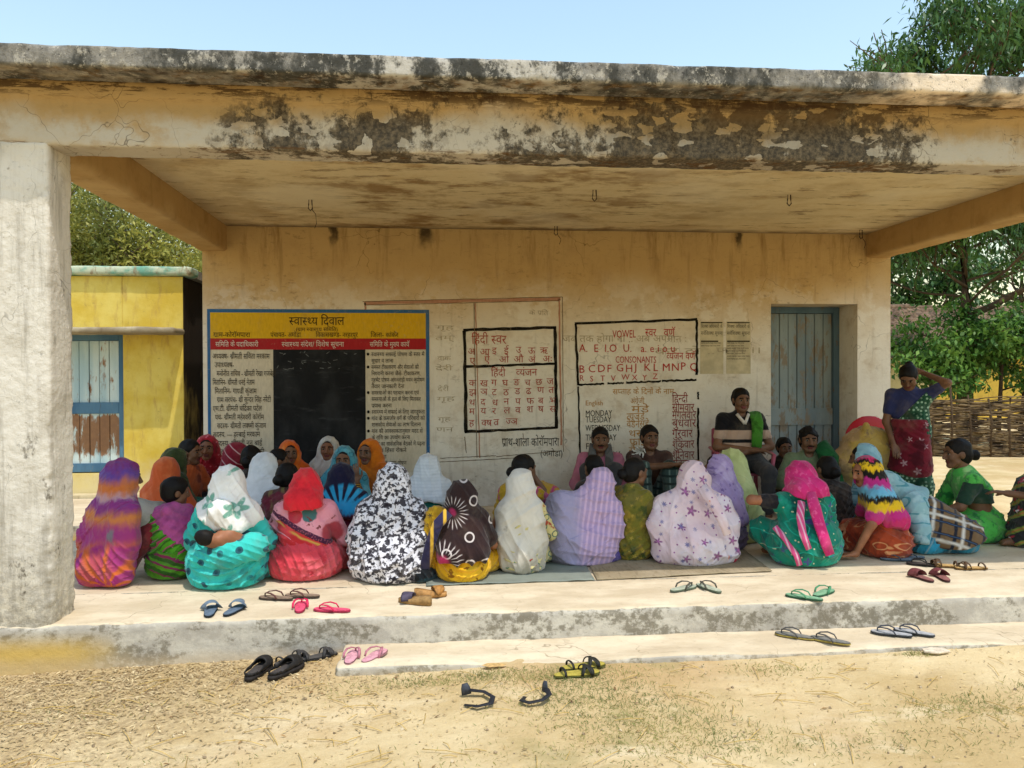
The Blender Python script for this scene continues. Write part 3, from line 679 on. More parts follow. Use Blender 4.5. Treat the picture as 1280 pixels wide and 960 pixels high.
P_ = (GX, GY, np.zeros_like(GX))
GZ = gz(GX, GY) + near * (.006 * wob(P_, 3) + .004 * wob(P_, 11, 2) + .0025 * wob(P_, 29, 5) + .0018 * wob(P_, 63, 1))
for cx, cy in ((.55, 3.9), (1.3, 3.5), (2.5, 3.9), (2.9, 3.4), (1.9, 3.2), (-.3, 3.7), (3.1, 4.0)):       # shallow footprints
    GZ -= near * .012 * np.exp(-(((GX - cx) * math.cos(cx * 9) + (GY - cy) * math.sin(cx * 9)) / .13) ** 2 - ((-(GX - cx) * math.sin(cx * 9) + (GY - cy) * math.cos(cx * 9)) / .05) ** 2)
ni, nj = GX.shape; ii = np.arange(ni * nj).reshape(ni, nj)
gF = np.stack([ii[:-1, :-1], ii[1:, :-1], ii[1:, 1:], ii[:-1, 1:]], -1).reshape(-1, 4)
def ground_mat():
    n = NB('sandy_earth', .97, .08); x, y, z = n.sep()
    f = n.noise(1.1, detail=9, rough=.65)
    c = n.mix(n.ss(f, .35, .65), C('bca272'), C('d6c094'))
    c = n.mix(n.ma('MULTIPLY', n.ss(n.noise(2.4, n.stretch((.7, 1.5, 1)), 8, .68), .52, .68), .75), c, C('dcc9a2'))
    c = n.mix(n.ma('MULTIPLY', n.ss(n.noise(.9, n.vm('ADD', n.co(), (7, 3, 0)), 6), .5, .68), .6), c, C('b9986a'))
    c = n.mix(n.ma('MULTIPLY', n.ss(n.noise(60, detail=5, rough=.8), .55, .72), .55), c, C('8a6c42'))
    c = n.mix(n.ma('MULTIPLY', n.ss(n.noise(120, detail=3, rough=.8), .6, .72), .6), c, C('e6d6b6'))
    lit = n.ma('MULTIPLY', n.ss(n.ma('ADD', x, n.ma('MULTIPLY', n.noise(2.5, detail=5), 1.4)), .55, -1.0), n.ss(y, 2.6, 3.9))
    c = n.mix(n.ma('MULTIPLY', n.ma('MULTIPLY', lit, n.ss(n.noise(26, detail=6, rough=.75), .38, .6)), .75), c, C('9c8563'))
    gr = n.ma('MULTIPLY', n.ss(n.noise(3.5, detail=6), .52, .66), n.ss(n.ma('ABSOLUTE', n.ma('SUBTRACT', x, .8)), .9, .3))
    c = n.mix(n.ma('MULTIPLY', gr, .35), c, C('8c8555'))
    n.bump(n.ma('ADD', n.noise(45, detail=8, rough=.75), n.ma('MULTIPLY', n.noise(9, detail=4), 1.5)), .7, .015); return n.out(c)
ground = tag(link('ground', arr_mesh('ground', np.stack([GX, GY, GZ], -1).reshape(-1, 3), gF), ground_mat()), kind='structure')

def scatter_mesh(V0, F0, pos, rot, scl, nrm=None):          # many copies of a small shape in one mesh; rot: (n,3,3)
    V0 = np.asarray(V0, float); n = len(pos)
    V = np.einsum('nij,kj->nki', rot, V0) * scl[:, None, None] + pos[:, None, :]
    F = (np.asarray(F0)[None] + (np.arange(n) * len(V0))[:, None, None]).reshape(-1, len(F0[0])); return V.reshape(-1, 3), F
def rots(yaw, pitch, roll):
    cy, sy, cp, sp, cr, sr = np.cos(yaw), np.sin(yaw), np.cos(pitch), np.sin(pitch), np.cos(roll), np.sin(roll)
    Z = np.zeros_like(cy); O = Z + 1
    Rz = np.stack([cy, -sy, Z, sy, cy, Z, Z, Z, O], -1).reshape(-1, 3, 3); Rx = np.stack([O, Z, Z, Z, cp, -sp, Z, sp, cp], -1).reshape(-1, 3, 3); Ry = np.stack([cr, Z, sr, Z, O, Z, -sr, Z, cr], -1).reshape(-1, 3, 3)
    return Rz @ Rx @ Ry
def zground(x, y): return gz(x, y) + .006 * wob((x, y, 0 * x), 3) + .004 * wob((x, y, 0 * x), 11, 2)
def leafmat(name, cols, trans=.35, rough=.5, scale=1.3, hue=None):
    n = NB(name, rough, .35)
    g = n.t.nodes.new('ShaderNodeNewGeometry'); r = g.outputs['Random Per Island']
    c = n.mix(r, C(cols[0]), C(cols[1])); c = n.mix(n.ss(n.noise(scale, detail=3), .4, .65), c, C(cols[2]))
    n.out(c); tr = n.t.nodes.new('ShaderNodeBsdfTranslucent'); n.t.links.new(c, tr.inputs[0]); mx = n.t.nodes.new('ShaderNodeMixShader'); mx.inputs[0].default_value = trans
    n.t.links.new(n.b.outputs[0], mx.inputs[1]); n.t.links.new(tr.outputs[0], mx.inputs[2]); n.t.links.new(mx.outputs[0], n.t.nodes['Material Output'].inputs[0]); return n.m

# dry leaf litter and chaff on the left, scattered bits elsewhere
def litter(name, n, xf, yf, smin, smax, mat, label, flat=.25):
    x = xf(n); y = yf(n); k = (y < 4.54) & ~((x > -.56) & (y > 4.16) & (x < 3.8)); x, y = x[k], y[k]; n = len(x)
    V0 = [(-.5, 0, 0), (.1, -.15, .05), (.5, 0, .0), (-.1, .15, .05)]
    V, F = scatter_mesh(V0, [[0, 1, 2, 3]], np.stack([x, y, zground(x, y) + .007], -1), rots(rng.uniform(0, 6.3, n), rng.normal(0, flat, n), rng.normal(0, flat, n)), rng.uniform(smin, smax, n))
    return tag(link(name, arr_mesh(name, V, F, smooth=False), mat), label, kind='stuff')
M_chaff = leafmat('dry_chaff', ('dcc79a', '7d6444', 'b39c70'), .1, .9, 9)
litter('dry_leaf_litter', 10000, lambda n: rng.normal(-1.7, .75, n), lambda n: 4.55 - np.abs(rng.normal(0, .55, n)), .006, .036, M_chaff, 'brown dry leaf chaff and straw lying on the earth by the left end of the step')
litter('scattered_straw', 2600, lambda n: rng.uniform(-3, 3.6, n), lambda n: rng.uniform(2.6, 4.5, n), .006, .028, leafmat('pale_straw', ('d8c08a', '9b7f50', 'b99f6c'), .1, .9, 5), 'pale straw bits scattered over the sandy earth')
litter('fallen_leaves', 170, lambda n: rng.normal(-1.3, 1.2, n), lambda n: rng.uniform(2.8, 4.5, n), .02, .045, leafmat('brown_leaf', ('8a6a44', '5d452c', 'b08d5c'), .1, .9, 5), 'curled brown fallen leaves on the earth', .35)
nst = 220; m = MB()
for i in range(nst):
    x = random.gauss(-1.5, .7) if i < 80 else random.uniform(-1, 3.4); y = random.uniform(3.0, 4.4); a = random.uniform(0, 3.2); L = random.uniform(.03, .1)
    if y > 4.1 and x > -.6: continue
    z = float(zground(np.array([x]), np.array([y]))[0]) + .008
    m.tube([(x - L * math.cos(a), y - L * math.sin(a), z), (x + .004, y, z + .006), (x + L * math.cos(a), y + L * math.sin(a), z)], .0018, 4)
tag(m.build('dry_stalks', plain('straw_stalk', 'c9a964', .9, .3, 30)), 'thin dry stalks lying on the earth', kind='stuff')
x = rng.uniform(-3, 3.8, 900); y = rng.uniform(2.5, 4.15, 900)
cube = np.array([(a, b, c) for a in (-.5, .5) for b in (-.5, .5) for c in (-.35, .35)]) * rng.uniform(.7, 1.2, (8, 3)); cf = [[0, 1, 3, 2], [4, 6, 7, 5], [0, 4, 5, 1], [2, 3, 7, 6], [0, 2, 6, 4], [1, 5, 7, 3]]
V, F = scatter_mesh(cube, cf, np.stack([x, y, zground(x, y) + .002], -1), rots(rng.uniform(0, 6, 900), rng.uniform(0, 6, 900), rng.uniform(0, 6, 900)), .004 + .012 * rng.random(900) ** 4)
tag(link('pebbles', arr_mesh('pebbles', V, F, smooth=False), leafmat('pebble_stone', ('a08a68', 'd9c6a2', '7d6b52'), 0, .9, 6)), 'small pebbles and clods on the sandy earth', kind='stuff')
# grass tufts: patches of short dry-green blades
px, py = [], []
for cx, cy, sx, sy, n in ((.45, 4.05, .35, .06, 900), (.75, 3.72, .25, .2, 1300), (.95, 3.35, .22, .15, 900), (2.45, 3.45, .22, .08, 500), (2.95, 3.62, .12, .05, 260), (1.75, 4.02, .12, .05, 160), (1.35, 3.2, .3, .1, 350), (.1, 4.02, .3, .05, 260), (-1.2, 3.3, .4, .1, 140), (-.3, 4.0, .25, .06, 120), (2.6, 4.12, .06, .02, 90), (2.2, 3.15, .4, .1, 260), (-1.6, 4.0, .3, .1, 120), (.3, 3.1, .4, .15, 260)):
    n = int(n * 2.0); px.append(rng.normal(cx, sx, n)); py.append(rng.normal(cy, sy, n))
px = np.concatenate(px); py = np.concatenate(py); k = (py < 4.17) | ((px < -.55) & (py < 4.5)); px, py = px[k], py[k]; n = len(px)
V, F = scatter_mesh([(-.05, 0, 0), (.05, 0, 0), (.03, .12, .6), (0, .4, .95)], [[0, 1, 2, 3]], np.stack([px, py, zground(px, py) - .002], -1), rots(rng.uniform(0, 6.3, n), rng.normal(-.5, .4, n), rng.normal(0, .3, n)), rng.uniform(.009, .030, n))
tag(link('grass_tufts', arr_mesh('grass_tufts', V, F, smooth=False), leafmat('dry_green_grass', ('98995c', 'b8a970', '808650'), .3, .8, 4)), 'short sparse grass growing in patches on the sandy earth', kind='stuff')

# ---------------------------------------------------------------- yellow neighbour house
yh = thing('yellow_house', 'small bright yellow flat-roofed house with blue plank door beside the school', 'house', (-4.5, 9.5, -.2))
def yellow_mat():
    n = NB('yellow_lime_wash', .92, .12); x, y, z = n.sep()
    c = n.mix(n.ss(n.noise(2, detail=7, rough=.62), .35, .65), C('c9ac44'), C('d9c468'))
    c = n.mix(n.ma('MULTIPLY', n.ss(n.noise(5, n.stretch((2, 2, .5)), 7, .65), .5, .68), .6), c, C('b08e52')); c = n.mix(n.ma('MULTIPLY', n.ss(n.noise(14, detail=7, rough=.75), .58, .68), .45), c, C('8d7444'))
    c = n.mix(n.ma('MULTIPLY', n.ss(n.ma('ADD', z, n.ma('MULTIPLY', n.noise(6, detail=6), .5)), .75, .3), .8), c, C('d3c49a'))
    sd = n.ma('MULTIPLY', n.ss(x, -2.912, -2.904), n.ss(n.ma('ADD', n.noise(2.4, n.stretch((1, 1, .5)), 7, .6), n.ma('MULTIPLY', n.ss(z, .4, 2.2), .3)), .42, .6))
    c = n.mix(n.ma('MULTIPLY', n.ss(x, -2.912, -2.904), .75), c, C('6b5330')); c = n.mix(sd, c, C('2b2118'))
    n.bump(n.noise(25, detail=6, rough=.65), .35, .01); return n.out(c)
M_yel = yellow_mat()
YD0, YD1, YZ0, YZ1 = -4.62, -3.575, .25, 1.845
b = MB(); b.box((-7.5, 9.5, -.35), (YD0, 9.7, 2.5)); b.box((YD1, 9.5, -.35), (-2.9, 9.7, 2.5)); b.box((YD0, 9.5, -.35), (YD1, 9.7, YZ0)); b.box((YD0, 9.5, YZ1), (YD1, 9.7, 2.5))
b.box((-3.1, 9.7, -.35), (-2.9, 13.4, 2.5)); b.box((-7.5, 9.7, -.35), (-7.3, 13.4, 2.5)); b.box((-7.3, 13.2, -.35), (-3.1, 13.4, 2.5))
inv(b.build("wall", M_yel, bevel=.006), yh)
def green_slab():
    n = NB('mossy_roof_edge', .95, .1)
    c = n.mix(n.ss(n.noise(4, n.stretch((1, 1, 2)), 7, .65), .4, .6), C('6fa08c'), C('b9c0a6')); c = n.mix(n.ma('MULTIPLY', n.ss(n.noise(8, n.stretch((1.5, 1, .6)), 7, .7), .52, .64), .8), c, C('8e7a60'))
    n.bump(n.noise(30), .4, .01); return n.out(c)
v = Vol((-7.8, 9.36, 2.45), (-2.75, 9.8, 2.65), .025); v.box((-7.7, 9.42, 2.503), (-2.8, 9.75, 2.607), .01); v.disp(lambda X, Y, Z: .005 * wob((X, Y, Z), 6) + .003 * wob((X, Y, Z), 30))
inv(link('roof_edge', v.mesh('roof_edge'), green_slab()), yh)
b = MB(); b.box((-7.65, 9.74, 2.504), (-2.82, 13.5, 2.6)); inv(b.build('roof', plain('grey_roof', '8d8576', .95)), yh)
v = Vol((-7.8, 9.05, 1.76), (-2.8, 9.55, 1.95), .02); v.box((-7.6, 9.12, 1.832), (-2.885, 9.505, 1.9), .012); v.disp(lambda X, Y, Z: .006 * wob((X, Y, Z), 7) + .003 * wob((X, Y, Z), 31))
inv(link('sunshade', v.mesh('sunshade'), plaster('sunshade_concrete', 1.8, 1.95, '8c7f68', 'b5a98e', stain='6b604e')), yh)
plank_door(yh, YD0, YD1, 9.6, YZ0, YZ1, 8, [(.93, 1.06), (YZ0 + .01, .36)], M_yd, blue_mat('yellow_house_frame_blue', '3f6482', '557a94', '8a7a60', .62), .075)
b = MB(); b.box((-7.6, 9.3, -.35), (-2.95, 9.5, .03)); inv(b.build('plinth', plaster('house_plinth', .5, .6, 'cabb98', 'cabb98'), bevel=.01), yh)

# ---------------------------------------------------------------- tiled houses on the right
def tile_mat():
    n = NB('old_clay_tiles', .9, .15)
    c = n.mix(n.ss(n.noise(7, detail=6, rough=.7), .35, .65), C('4f3f33'), C('87705a')); c = n.mix(n.ma('MULTIPLY', n.ss(n.noise(2, detail=5), .5, .65), .6), c, C('3d332c')); return n.out(c)
M_tile = tile_mat()
def tiled_house(label, x0, x1, y0, y1, eave, ridge, wallc, z0=-.2):
    t = thing('tiled_house', label, 'house', ((x0 + x1) / 2, y0 + .6, z0))
    b = MB(); b.box((x0 + .3, y0 + .6, z0 - .2), (x1 - .3, y1 - .6, eave + .12)); inv(b.build('wall', plaster('mud_wall_' + wallc, 9, 9.5, wallc, wallc, stain='8a6a3c', stain_amt=.4)), t)
    b = MB(); ym = (y0 + y1) / 2; b.v += [(x0 + .3, y0 + .6, eave + .1), (x0 + .3, ym, ridge - .08), (x0 + .3, y1 - .6, eave + .1), (x1 - .3, y0 + .6, eave + .1), (x1 - .3, ym, ridge - .08), (x1 - .3, y1 - .6, eave + .1)]; b.f += [[0, 1, 2], [3, 5, 4]]; b.sm += [False, False]
    inv(b.build('gable', plain('gable_' + wallc, wallc, .95)), t)
    nx = int((x1 - x0) / .035); rows = 22
    U, W = np.meshgrid(np.linspace(x0, x1, nx), np.arange(rows * 4 + 1) / (rows * 4.), indexing='ij')
    for sgn in (0, 1):
        Y = (y0 + (ym - y0) * W) if sgn == 0 else (y1 + (ym - y1) * W)
        fr = (W * rows) % 1; rr = np.floor(W * rows)
        Z = eave + (ridge - eave) * W + .035 * np.abs(np.sin(U * math.pi / .14 + .35 * np.sin(rr * 2.1))) + .035 * (1 - fr) + .03 * wob((U, Y, rr), 1.2) + .012 * wob((U, rr * 3, W), 23)
        q = np.arange(U.size).reshape(U.shape); F = np.stack([q[:-1, :-1], q[1:, :-1], q[1:, 1:], q[:-1, 1:]], -1).reshape(-1, 4)
        if sgn: F = F[:, ::-1]
        inv(link('tiled_roof', arr_mesh('tiled_roof', np.stack([U, Y, Z], -1).reshape(-1, 3), F, smooth=False), M_tile), t)
    m = MB(); m.tube([(x0, ym, ridge + .03), ((x0 + x1) / 2, ym, ridge), (x1, ym, ridge + .04)], .09, 8); inv(m.build('ridge_tiles', M_tile), t)
    return t
tiled_house('low house with dark clay tile roof and cream wall behind the fence', 9.5, 12.9, 18.6, 23.2, 1.72, 3.15, 'd8c48c')
tiled_house('yellow-walled tiled house half hidden behind the leafy tree', 14.6, 23, 23.5, 28.5, 1.9, 3.6, 'd6b552')

# woven stick fence
fence = thing('wattle_fence', 'brown fence of woven sticks in front of the tiled houses', 'fence', (9.8, 13.6, -.17))
fx0, fy0, fx1, fy1 = 7.3, 14.1, 13.2, 12.9
m = MB(); ns = 19
for i in range(ns):
    f = i / (ns - 1); x = fx0 + (fx1 - fx0) * f; y = fy0 + (fy1 - fy0) * f
    m = MB(); m.tube([(x, y, -.3), (x + random.uniform(-.03, .03), y, .5), (x + random.uniform(-.06, .06), y + random.uniform(-.03, .03), random.uniform(.85, 1.15))], [.03, .026, .018], 6)
    inv(m.build('stake', plain('stake_bark', '4e3e2c', .95, .3, 20) if i == 0 else bpy.data.materials['stake_bark']), fence)
M_stk = leafmat('woven_sticks', ('54432f', '85704f', '3a2d1f'), 0, .95, 6)
m = MB()
for k in range(360):
    z = random.uniform(-.12, .86); f0 = random.uniform(-.1, .9); f1 = min(1.05, f0 + random.uniform(.18, .5)); pts = []; ph = random.choice((0, math.pi)); dz = random.uniform(-.12, .12)
    for j in range(12):
        f = f0 + (f1 - f0) * j / 11; a = f * (ns - 1) * math.pi + ph
        pts.append((fx0 + (fx1 - fx0) * f, fy0 + (fy1 - fy0) * f + .04 * math.sin(a), z + dz * j / 11 + .025 * math.sin(j * 1.1 + k)))
    m.tube(pts, list(np.linspace(random.uniform(.011, .02), .008, 12)), 5)
o = m.build('woven_sticks', M_stk); o['kind'] = 'stuff'; inv(o, fence)

# ---------------------------------------------------------------- trees
M_bark = plaster('tree_bark', 5, 9, '5b4a3a', '6b5846', stain='3a2f25', bump=.8)
def limb(m, p, d, L, r, depth, tips, spread=.6, up=.15, kids=3):
    pts = [Vector(p)]; d = Vector(d).normalized(); n = 5
    for i in range(n):
        d = (d + Vector((random.gauss(0, .13), random.gauss(0, .13), random.gauss(up * .3, .1)))).normalized(); pts.append(pts[-1] + d * L / n)
    m.tube(pts, [r * (1 - .5 * i / n) for i in range(n + 1)], 7 if depth > 1 else 5)
    if depth <= 1: tips += [tuple(q) for q in pts[2:]]
    if depth == 0: return
    for k in range(kids):
        i = random.randint(2, n); a = random.uniform(0, 6.28); s = Vector((math.cos(a), math.sin(a), random.uniform(-.2, .7)))
        limb(m, pts[i], d * (1 - spread) + s * spread, L * random.uniform(.55, .8), r * .5 * (1 - .1 * i / n) + .004, depth - 1, tips, spread, up, kids)
def leaves(tips, per, lng, wid, spread, droop, yspan=6.28):
    T = np.array(tips); T = T[rng.integers(0, len(T), per)] + rng.normal(0, spread, (per, 3))
    V0 = [(0, 0, 0), (wid, .42, -.02), (0, 1, -.14), (-wid, .42, -.02)]
    return scatter_mesh(V0, [[0, 1, 2, 3]], T, rots(rng.uniform(0, 6.3, per), rng.normal(droop, .5, per), rng.normal(0, .5, per)), lng * rng.uniform(.6, 1.25, per))
def tree(name, label, base, trunk, mat, nleaf, lng, wid, spread, droop, keep=None, group=None):
    t = thing(name, label, 'tree', base, group=group); m = MB(); tips = []
    trunk(m, tips)
    if keep: tips = [p for p in tips if keep(p)]
    inv(m.build('trunk', M_bark), t)
    V, F = leaves(tips, nleaf, lng, wid, spread, droop); inv(link('crown', arr_mesh('crown', V, F), mat), t); return t
bx, by = 10.6, 15.2
def mango(m, tips):
    pts = [(bx, by, -.3), (bx - .03, by, 1), (bx + .02, by, 2.4), (bx - .05, by + .1, 4.2), (bx + .3, by, 6.5), (bx + .7, by, 8.2)]
    m.tube(pts, [.2, .155, .14, .12, .08, .04], 10)
    limb(m, (bx + .02, by, 2.5), (1, .1, .75), 2.6, .075, 3, tips); limb(m, (bx, by, 3.1), (-1, -.3, .45), 1.5, .035, 2, tips); limb(m, (bx, by, 2.9), (-.8, .3, .15), 1.6, .03, 2, tips)
    for i in range(9): a = random.uniform(0, 6.28); limb(m, (bx + .55, by, random.uniform(6.2, 8.0)), (math.cos(a), math.sin(a), .3), random.uniform(1.3, 2.0), .05, 2, tips)
    limb(m, (bx, by, 6.2), (-1, -.1, .0), 1.7, .03, 1, tips, .4, -.1, 2)
    for i in range(30):
        z = random.uniform(3.4, 8.0) if i < 18 else random.uniform(2.7, 4.2); a = random.uniform(0, 6.28); q = 1.9 if z < 7 else 1.3
        limb(m, (bx, by, z), (math.cos(a), math.sin(a), .35), q * random.uniform(.7, 1.1), .03, 2, tips)
tree('mango_tree', 'tall dark green mango tree with drooping leaves rising behind the roof', (bx, by, -.2), mango, leafmat('mango_leaf', ('3a5c28', '5d7f38', '46683c'), .25, .38, 1.1), 40000, .19, .13, .17, -.7, keep=lambda p: p[2] < 5.2 or p[0] > 9.3 or (p[2] < 7.6 and p[0] > 8.2))
bx2, by2 = 10.65, 14.6
def young(m, tips):
    for dx, dy, h, tl in ((-.35, 0, 2.0, -.1), (.25, .1, 2.2, .12), (.75, .2, 1.9, .25), (-.9, .3, 1.7, -.15)):
        m.tube([(bx2 + dx, by2 + dy, -.3), (bx2 + dx + tl * .5, by2 + dy, .9), (bx2 + dx + tl, by2 + dy, h)], [.05, .04, .02], 7)
        for i in range(9): a = random.uniform(0, 6.28); limb(m, (bx2 + dx + tl * .8, by2 + dy, random.uniform(1.0, h)), (math.cos(a), math.sin(a), .25), .75, .018, 1, tips, kids=3)
tree('leafy_sapling_clump', 'bright green broad-leaved young tree clump just behind the wattle fence', (bx2, by2, -.2), young, leafmat('broad_leaf', ('4f7a2a', '7fa048', '3c6428'), .35, .5, 1.5), 11500, .135, .25, .15, -.5)
def neem(m, tips):
    X, Y = -7.6, 17.2
    m.tube([(X, Y, -.3), (X + .1, Y, 1.6), (X + .2, Y, 2.8)], [.32, .26, .22], 9)
    for i in range(11):
        a = i * .58 + random.uniform(-.2, .2); limb(m, (X + .2, Y, 2.0 + .2 * (i % 4)), (math.cos(a), math.sin(a), random.uniform(.25, .6)), random.uniform(2.2, 2.9), .06, 3, tips, .6, .05)
tree('neem_tree', 'wide yellow-green feathery tree spreading behind the yellow house', (-7.6, 17.2, -.2), neem, leafmat('neem_leaf', ('8f913e', 'b9b056', '6a7236'), .4, .5, .9), 80000, .115, .19, .3, -.3, keep=lambda p: 2.3 < p[2] < 6.5)
def far_tree(x, y, h, label):
    def f(m, tips):
        m.tube([(x, y, -.3), (x, y, h * .5), (x + .1, y, h * .8)], [.2, .15, .06], 7)
        for i in range(12): a = random.uniform(0, 6.28); limb(m, (x, y, h * random.uniform(.3, .75)), (math.cos(a), math.sin(a), .5), h * .28, .07, 2, tips)
    tree('field_tree', label, (x, y, -.2), f, bpy.data.materials['mango_leaf'], 6000, .3, .25, .25, -.4)
far_tree(19.5, 31, 6.5, 'round dark tree far off behind the tiled houses')
far_tree(25.5, 33, 7, 'second far tree at the right edge behind the yellow-walled house')
# ---------------------------------------------------------------- cloth patterns
ZER = (0, 0, 0)
def cloth(name, base, *ops, rough=.88, crease=.6, base2=None):
    n = NB(name, rough, .15); n.b.inputs['Sheen Weight'].default_value = .15
    c = n.mix(n.ss(n.noise(9, detail=4), .35, .7), C(base), C(base2) if base2 else tuple(min(1, x * 1.12) for x in C(base)[:3]))
    x, y, z = n.sep(); flat = n.comb(x, z, 0)
    for op in ops: c = op(n, c, flat)
    c = n.mix(n.ma('MULTIPLY', n.ss(n.noise(6, n.vm('ADD', n.co(), (3, 1, 5)), 5, .6), .48, .75), .22), c, C('8a7c68'))
    w1 = n.warp(.05, 4); dl = lambda a, b, st: n.stretch(st, n.comb(n.ma('ADD', n.ma('MULTIPLY', n.sep(w1)[0], a), n.ma('MULTIPLY', n.sep(w1)[2], b)), n.sep(w1)[1], n.ma('SUBTRACT', n.ma('MULTIPLY', n.sep(w1)[2], a), n.ma('MULTIPLY', n.sep(w1)[0], b))))
    r1 = n.ma('ABSOLUTE', n.ma('SUBTRACT', n.noise(10, dl(.9, .44, (1.3, .8, .16)), 2, .4), .5)); r2 = n.ma('ABSOLUTE', n.ma('SUBTRACT', n.noise(12, dl(.6, -.8, (1.4, .8, .2)), 2, .4), .5))
    m1 = n.ss(n.noise(5, detail=2), .42, .62)
    hgt = n.ma('ADD', n.ma('MULTIPLY', n.ss(r1, 0, .13, 1, 0), n.ma('SUBTRACT', 1.1, m1)), n.ma('MULTIPLY', n.ss(r2, 0, .13, 1, 0), m1))
    n.bump(n.ma('ADD', hgt, n.ma('ADD', n.ma('MULTIPLY', n.noise(22, detail=3), .3), n.ma('MULTIPLY', n.noise(190, detail=2), .07))), crease * .7, .010)
    return n.out(c)
def Bl(col, scale, lo, hi, st=(1, 1, 1), amt=1, detail=5, off=0):       # blotches
    return lambda n, c, fl: n.mix(n.ma('MULTIPLY', n.ss(n.noise(scale, n.vm('ADD', n.stretch(st), (off, off, off)), detail, .55), lo, hi), amt), c, C(col))
def Dt(col, scale, rad, soft=.25, rnd=.8, off=0):                        # round dots
    return lambda n, c, fl: n.mix(n.ss(n.vor(scale, n.vm('ADD', fl, (off, off, 0)), rnd=rnd, dim='2D')['Distance'], rad, rad * (1 - soft), 0, 1), c, C(col))
def Rg(col, scale, r0, r1, rnd=.8, off=0):                               # rings
    def f(n, c, fl):
        d = n.vor(scale, n.vm('ADD', fl, (off, off, 0)), rnd=rnd, dim='2D')['Distance']
        return n.mix(n.ma('MULTIPLY', n.ss(d, r0, r0 + .03), n.ss(d, r1, r1 + .03, 1, 0)), c, C(col))
    return f
def Fl(col, scale, rad, petals=5, off=0, rnd=.8, inner=None):            # petalled flowers
    def f(n, c, fl):
        v = n.vm('ADD', fl, (off, off * .7, 0)); o = n.vor(scale, v, rnd=rnd, dim='2D'); d = n.vm('SUBTRACT', n.vm('MULTIPLY', v, (scale, scale, scale)), n.vm('MULTIPLY', o['Position'], (scale, scale, scale)))
        X, Y, Z = n.sep(d); a = n.ma('ARCTAN2', Y, X); r = n.vm('LENGTH', d)
        rr = n.ma('MULTIPLY', n.ma('ADD', .68, n.ma('MULTIPLY', n.ma('COSINE', n.ma('MULTIPLY', a, petals)), .32)), rad)
        rr = n.ma('ADD', rr, n.ma('MULTIPLY', n.ma('SUBTRACT', n.sep(o['Color'])[0], .5), rad * .5))
        c = n.mix(n.ma('MULTIPLY', n.ss(n.ma('SUBTRACT', r, rr), -.05, .04, 1, 0), n.ss(n.noise(40, detail=3), .3, .5, .45, .92)), c, C(col))
        return n.mix(n.ss(r, rad * .25, rad * .3, 1, 0), c, C(inner)) if inner else c
    return f
def St(col, vec, freq, duty=.5, warp=.0, soft=.1, amt=1):                # stripes along vec
    def f(n, c, fl):
        t = n.vm('DOT_PRODUCT', n.warp(warp, 6) if warp else n.co(), tuple(k * freq for k in vec))
        t = n.ma('ABSOLUTE', n.ma('SUBTRACT', n.ma('FRACT', t), .5))
        return n.mix(n.ma('MULTIPLY', n.ss(t, duty / 2 - soft / 2, duty / 2 + soft / 2, 1, 0), amt), c, C(col))
    return f
def Bd(vec, stops, warp=.1, wscale=6, off=0, jag=0):                              # tie-dye bands: [(pos, colour)...]
    def f(n, c, fl):
        t = n.vm('DOT_PRODUCT', n.warp(warp, wscale), vec); t = n.ma('ADD', t, off)
        if jag: t = n.ma('ADD', t, n.ma('MULTIPLY', n.ma('SUBTRACT', n.noise(42, n.stretch((1, 1, .12)), 2), .5), jag))
        for p, col, w_ in stops: c = n.mix(n.ss(t, p - w_, p + w_), c, C(col))
        return c
    return f
def Spike(col, c0, freq, r0, r1, duty=.5, ctr2=None):                    # radiating tie-dye rays round a point (x, z)
    def f(n, c, fl):
        d = n.vm('SUBTRACT', fl, (c0[0], c0[1], 0)); X, Y, Z = n.sep(d); a = n.ma('ARCTAN2', Y, X); r = n.vm('LENGTH', n.vm('ADD', d, n.vm('MULTIPLY', n.vm('SUBTRACT', n.noise(14, detail=3, col=True), (.5, .5, .5)), (.03, .03, .03))))
        s = n.ma('ABSOLUTE', n.ma('SUBTRACT', n.ma('FRACT', n.ma('MULTIPLY', a, freq)), .5))
        k = n.ma('MULTIPLY', n.ss(r, r0, r0 + .02), n.ss(r, r1 - .03, r1, 1, 0))
        return n.mix(n.ma('MULTIPLY', n.ss(s, duty / 2 - .08, duty / 2 + .08, 1, 0), k), c, C(col))
    return f
def Spot(col, c0, r, soft=.03):                                         # one blotch at (x, z)
    return lambda n, c, fl: n.mix(n.ss(n.vm('LENGTH', n.vm('ADD', n.vm('SUBTRACT', fl, (c0[0], c0[1], 0)), n.vm('MULTIPLY', n.vm('SUBTRACT', n.noise(12, detail=3, col=True), (.5, .5, .5)), (.05, .05, .05)))), r, r + soft, 1, 0), c, C(col))

# ---------------------------------------------------------------- skin and hair
def skin_mat(name, a):
    n = NB(name, .55, .35); c = C(a)
    n.bump(n.noise(90, detail=4), .15, .003)
    return n.out(n.mix(n.ss(n.noise(14, detail=4), .35, .7), tuple(x * .8 for x in c[:3]), tuple(min(1, x * 1.15) for x in c[:3])))
SKIN = [skin_mat('skin_brown', '966244'), skin_mat('skin_dark_brown', '7d5138'), skin_mat('skin_deep', '735039'), skin_mat('skin_warm', 'a87350')]
M_eye = plain('eye_white', '7a6a5c', .3, .05); M_iris = plain('eye_dark', '140c08', .2, .1); M_lip = plain('lip', '6b3430', .5, .1); M_hairline = plain('brow_hair', '120d0a', .8, .2)
def hair_mat():
    n = NB('black_hair', .62, .2); n.bump(n.noise(120, n.stretch((1, 1, .15)), 4), .5, .004)
    return n.out(n.mix(n.noise(30, n.stretch((1, 1, .2)), 4), C('080706'), C('1a1512')))
M_hair = hair_mat()

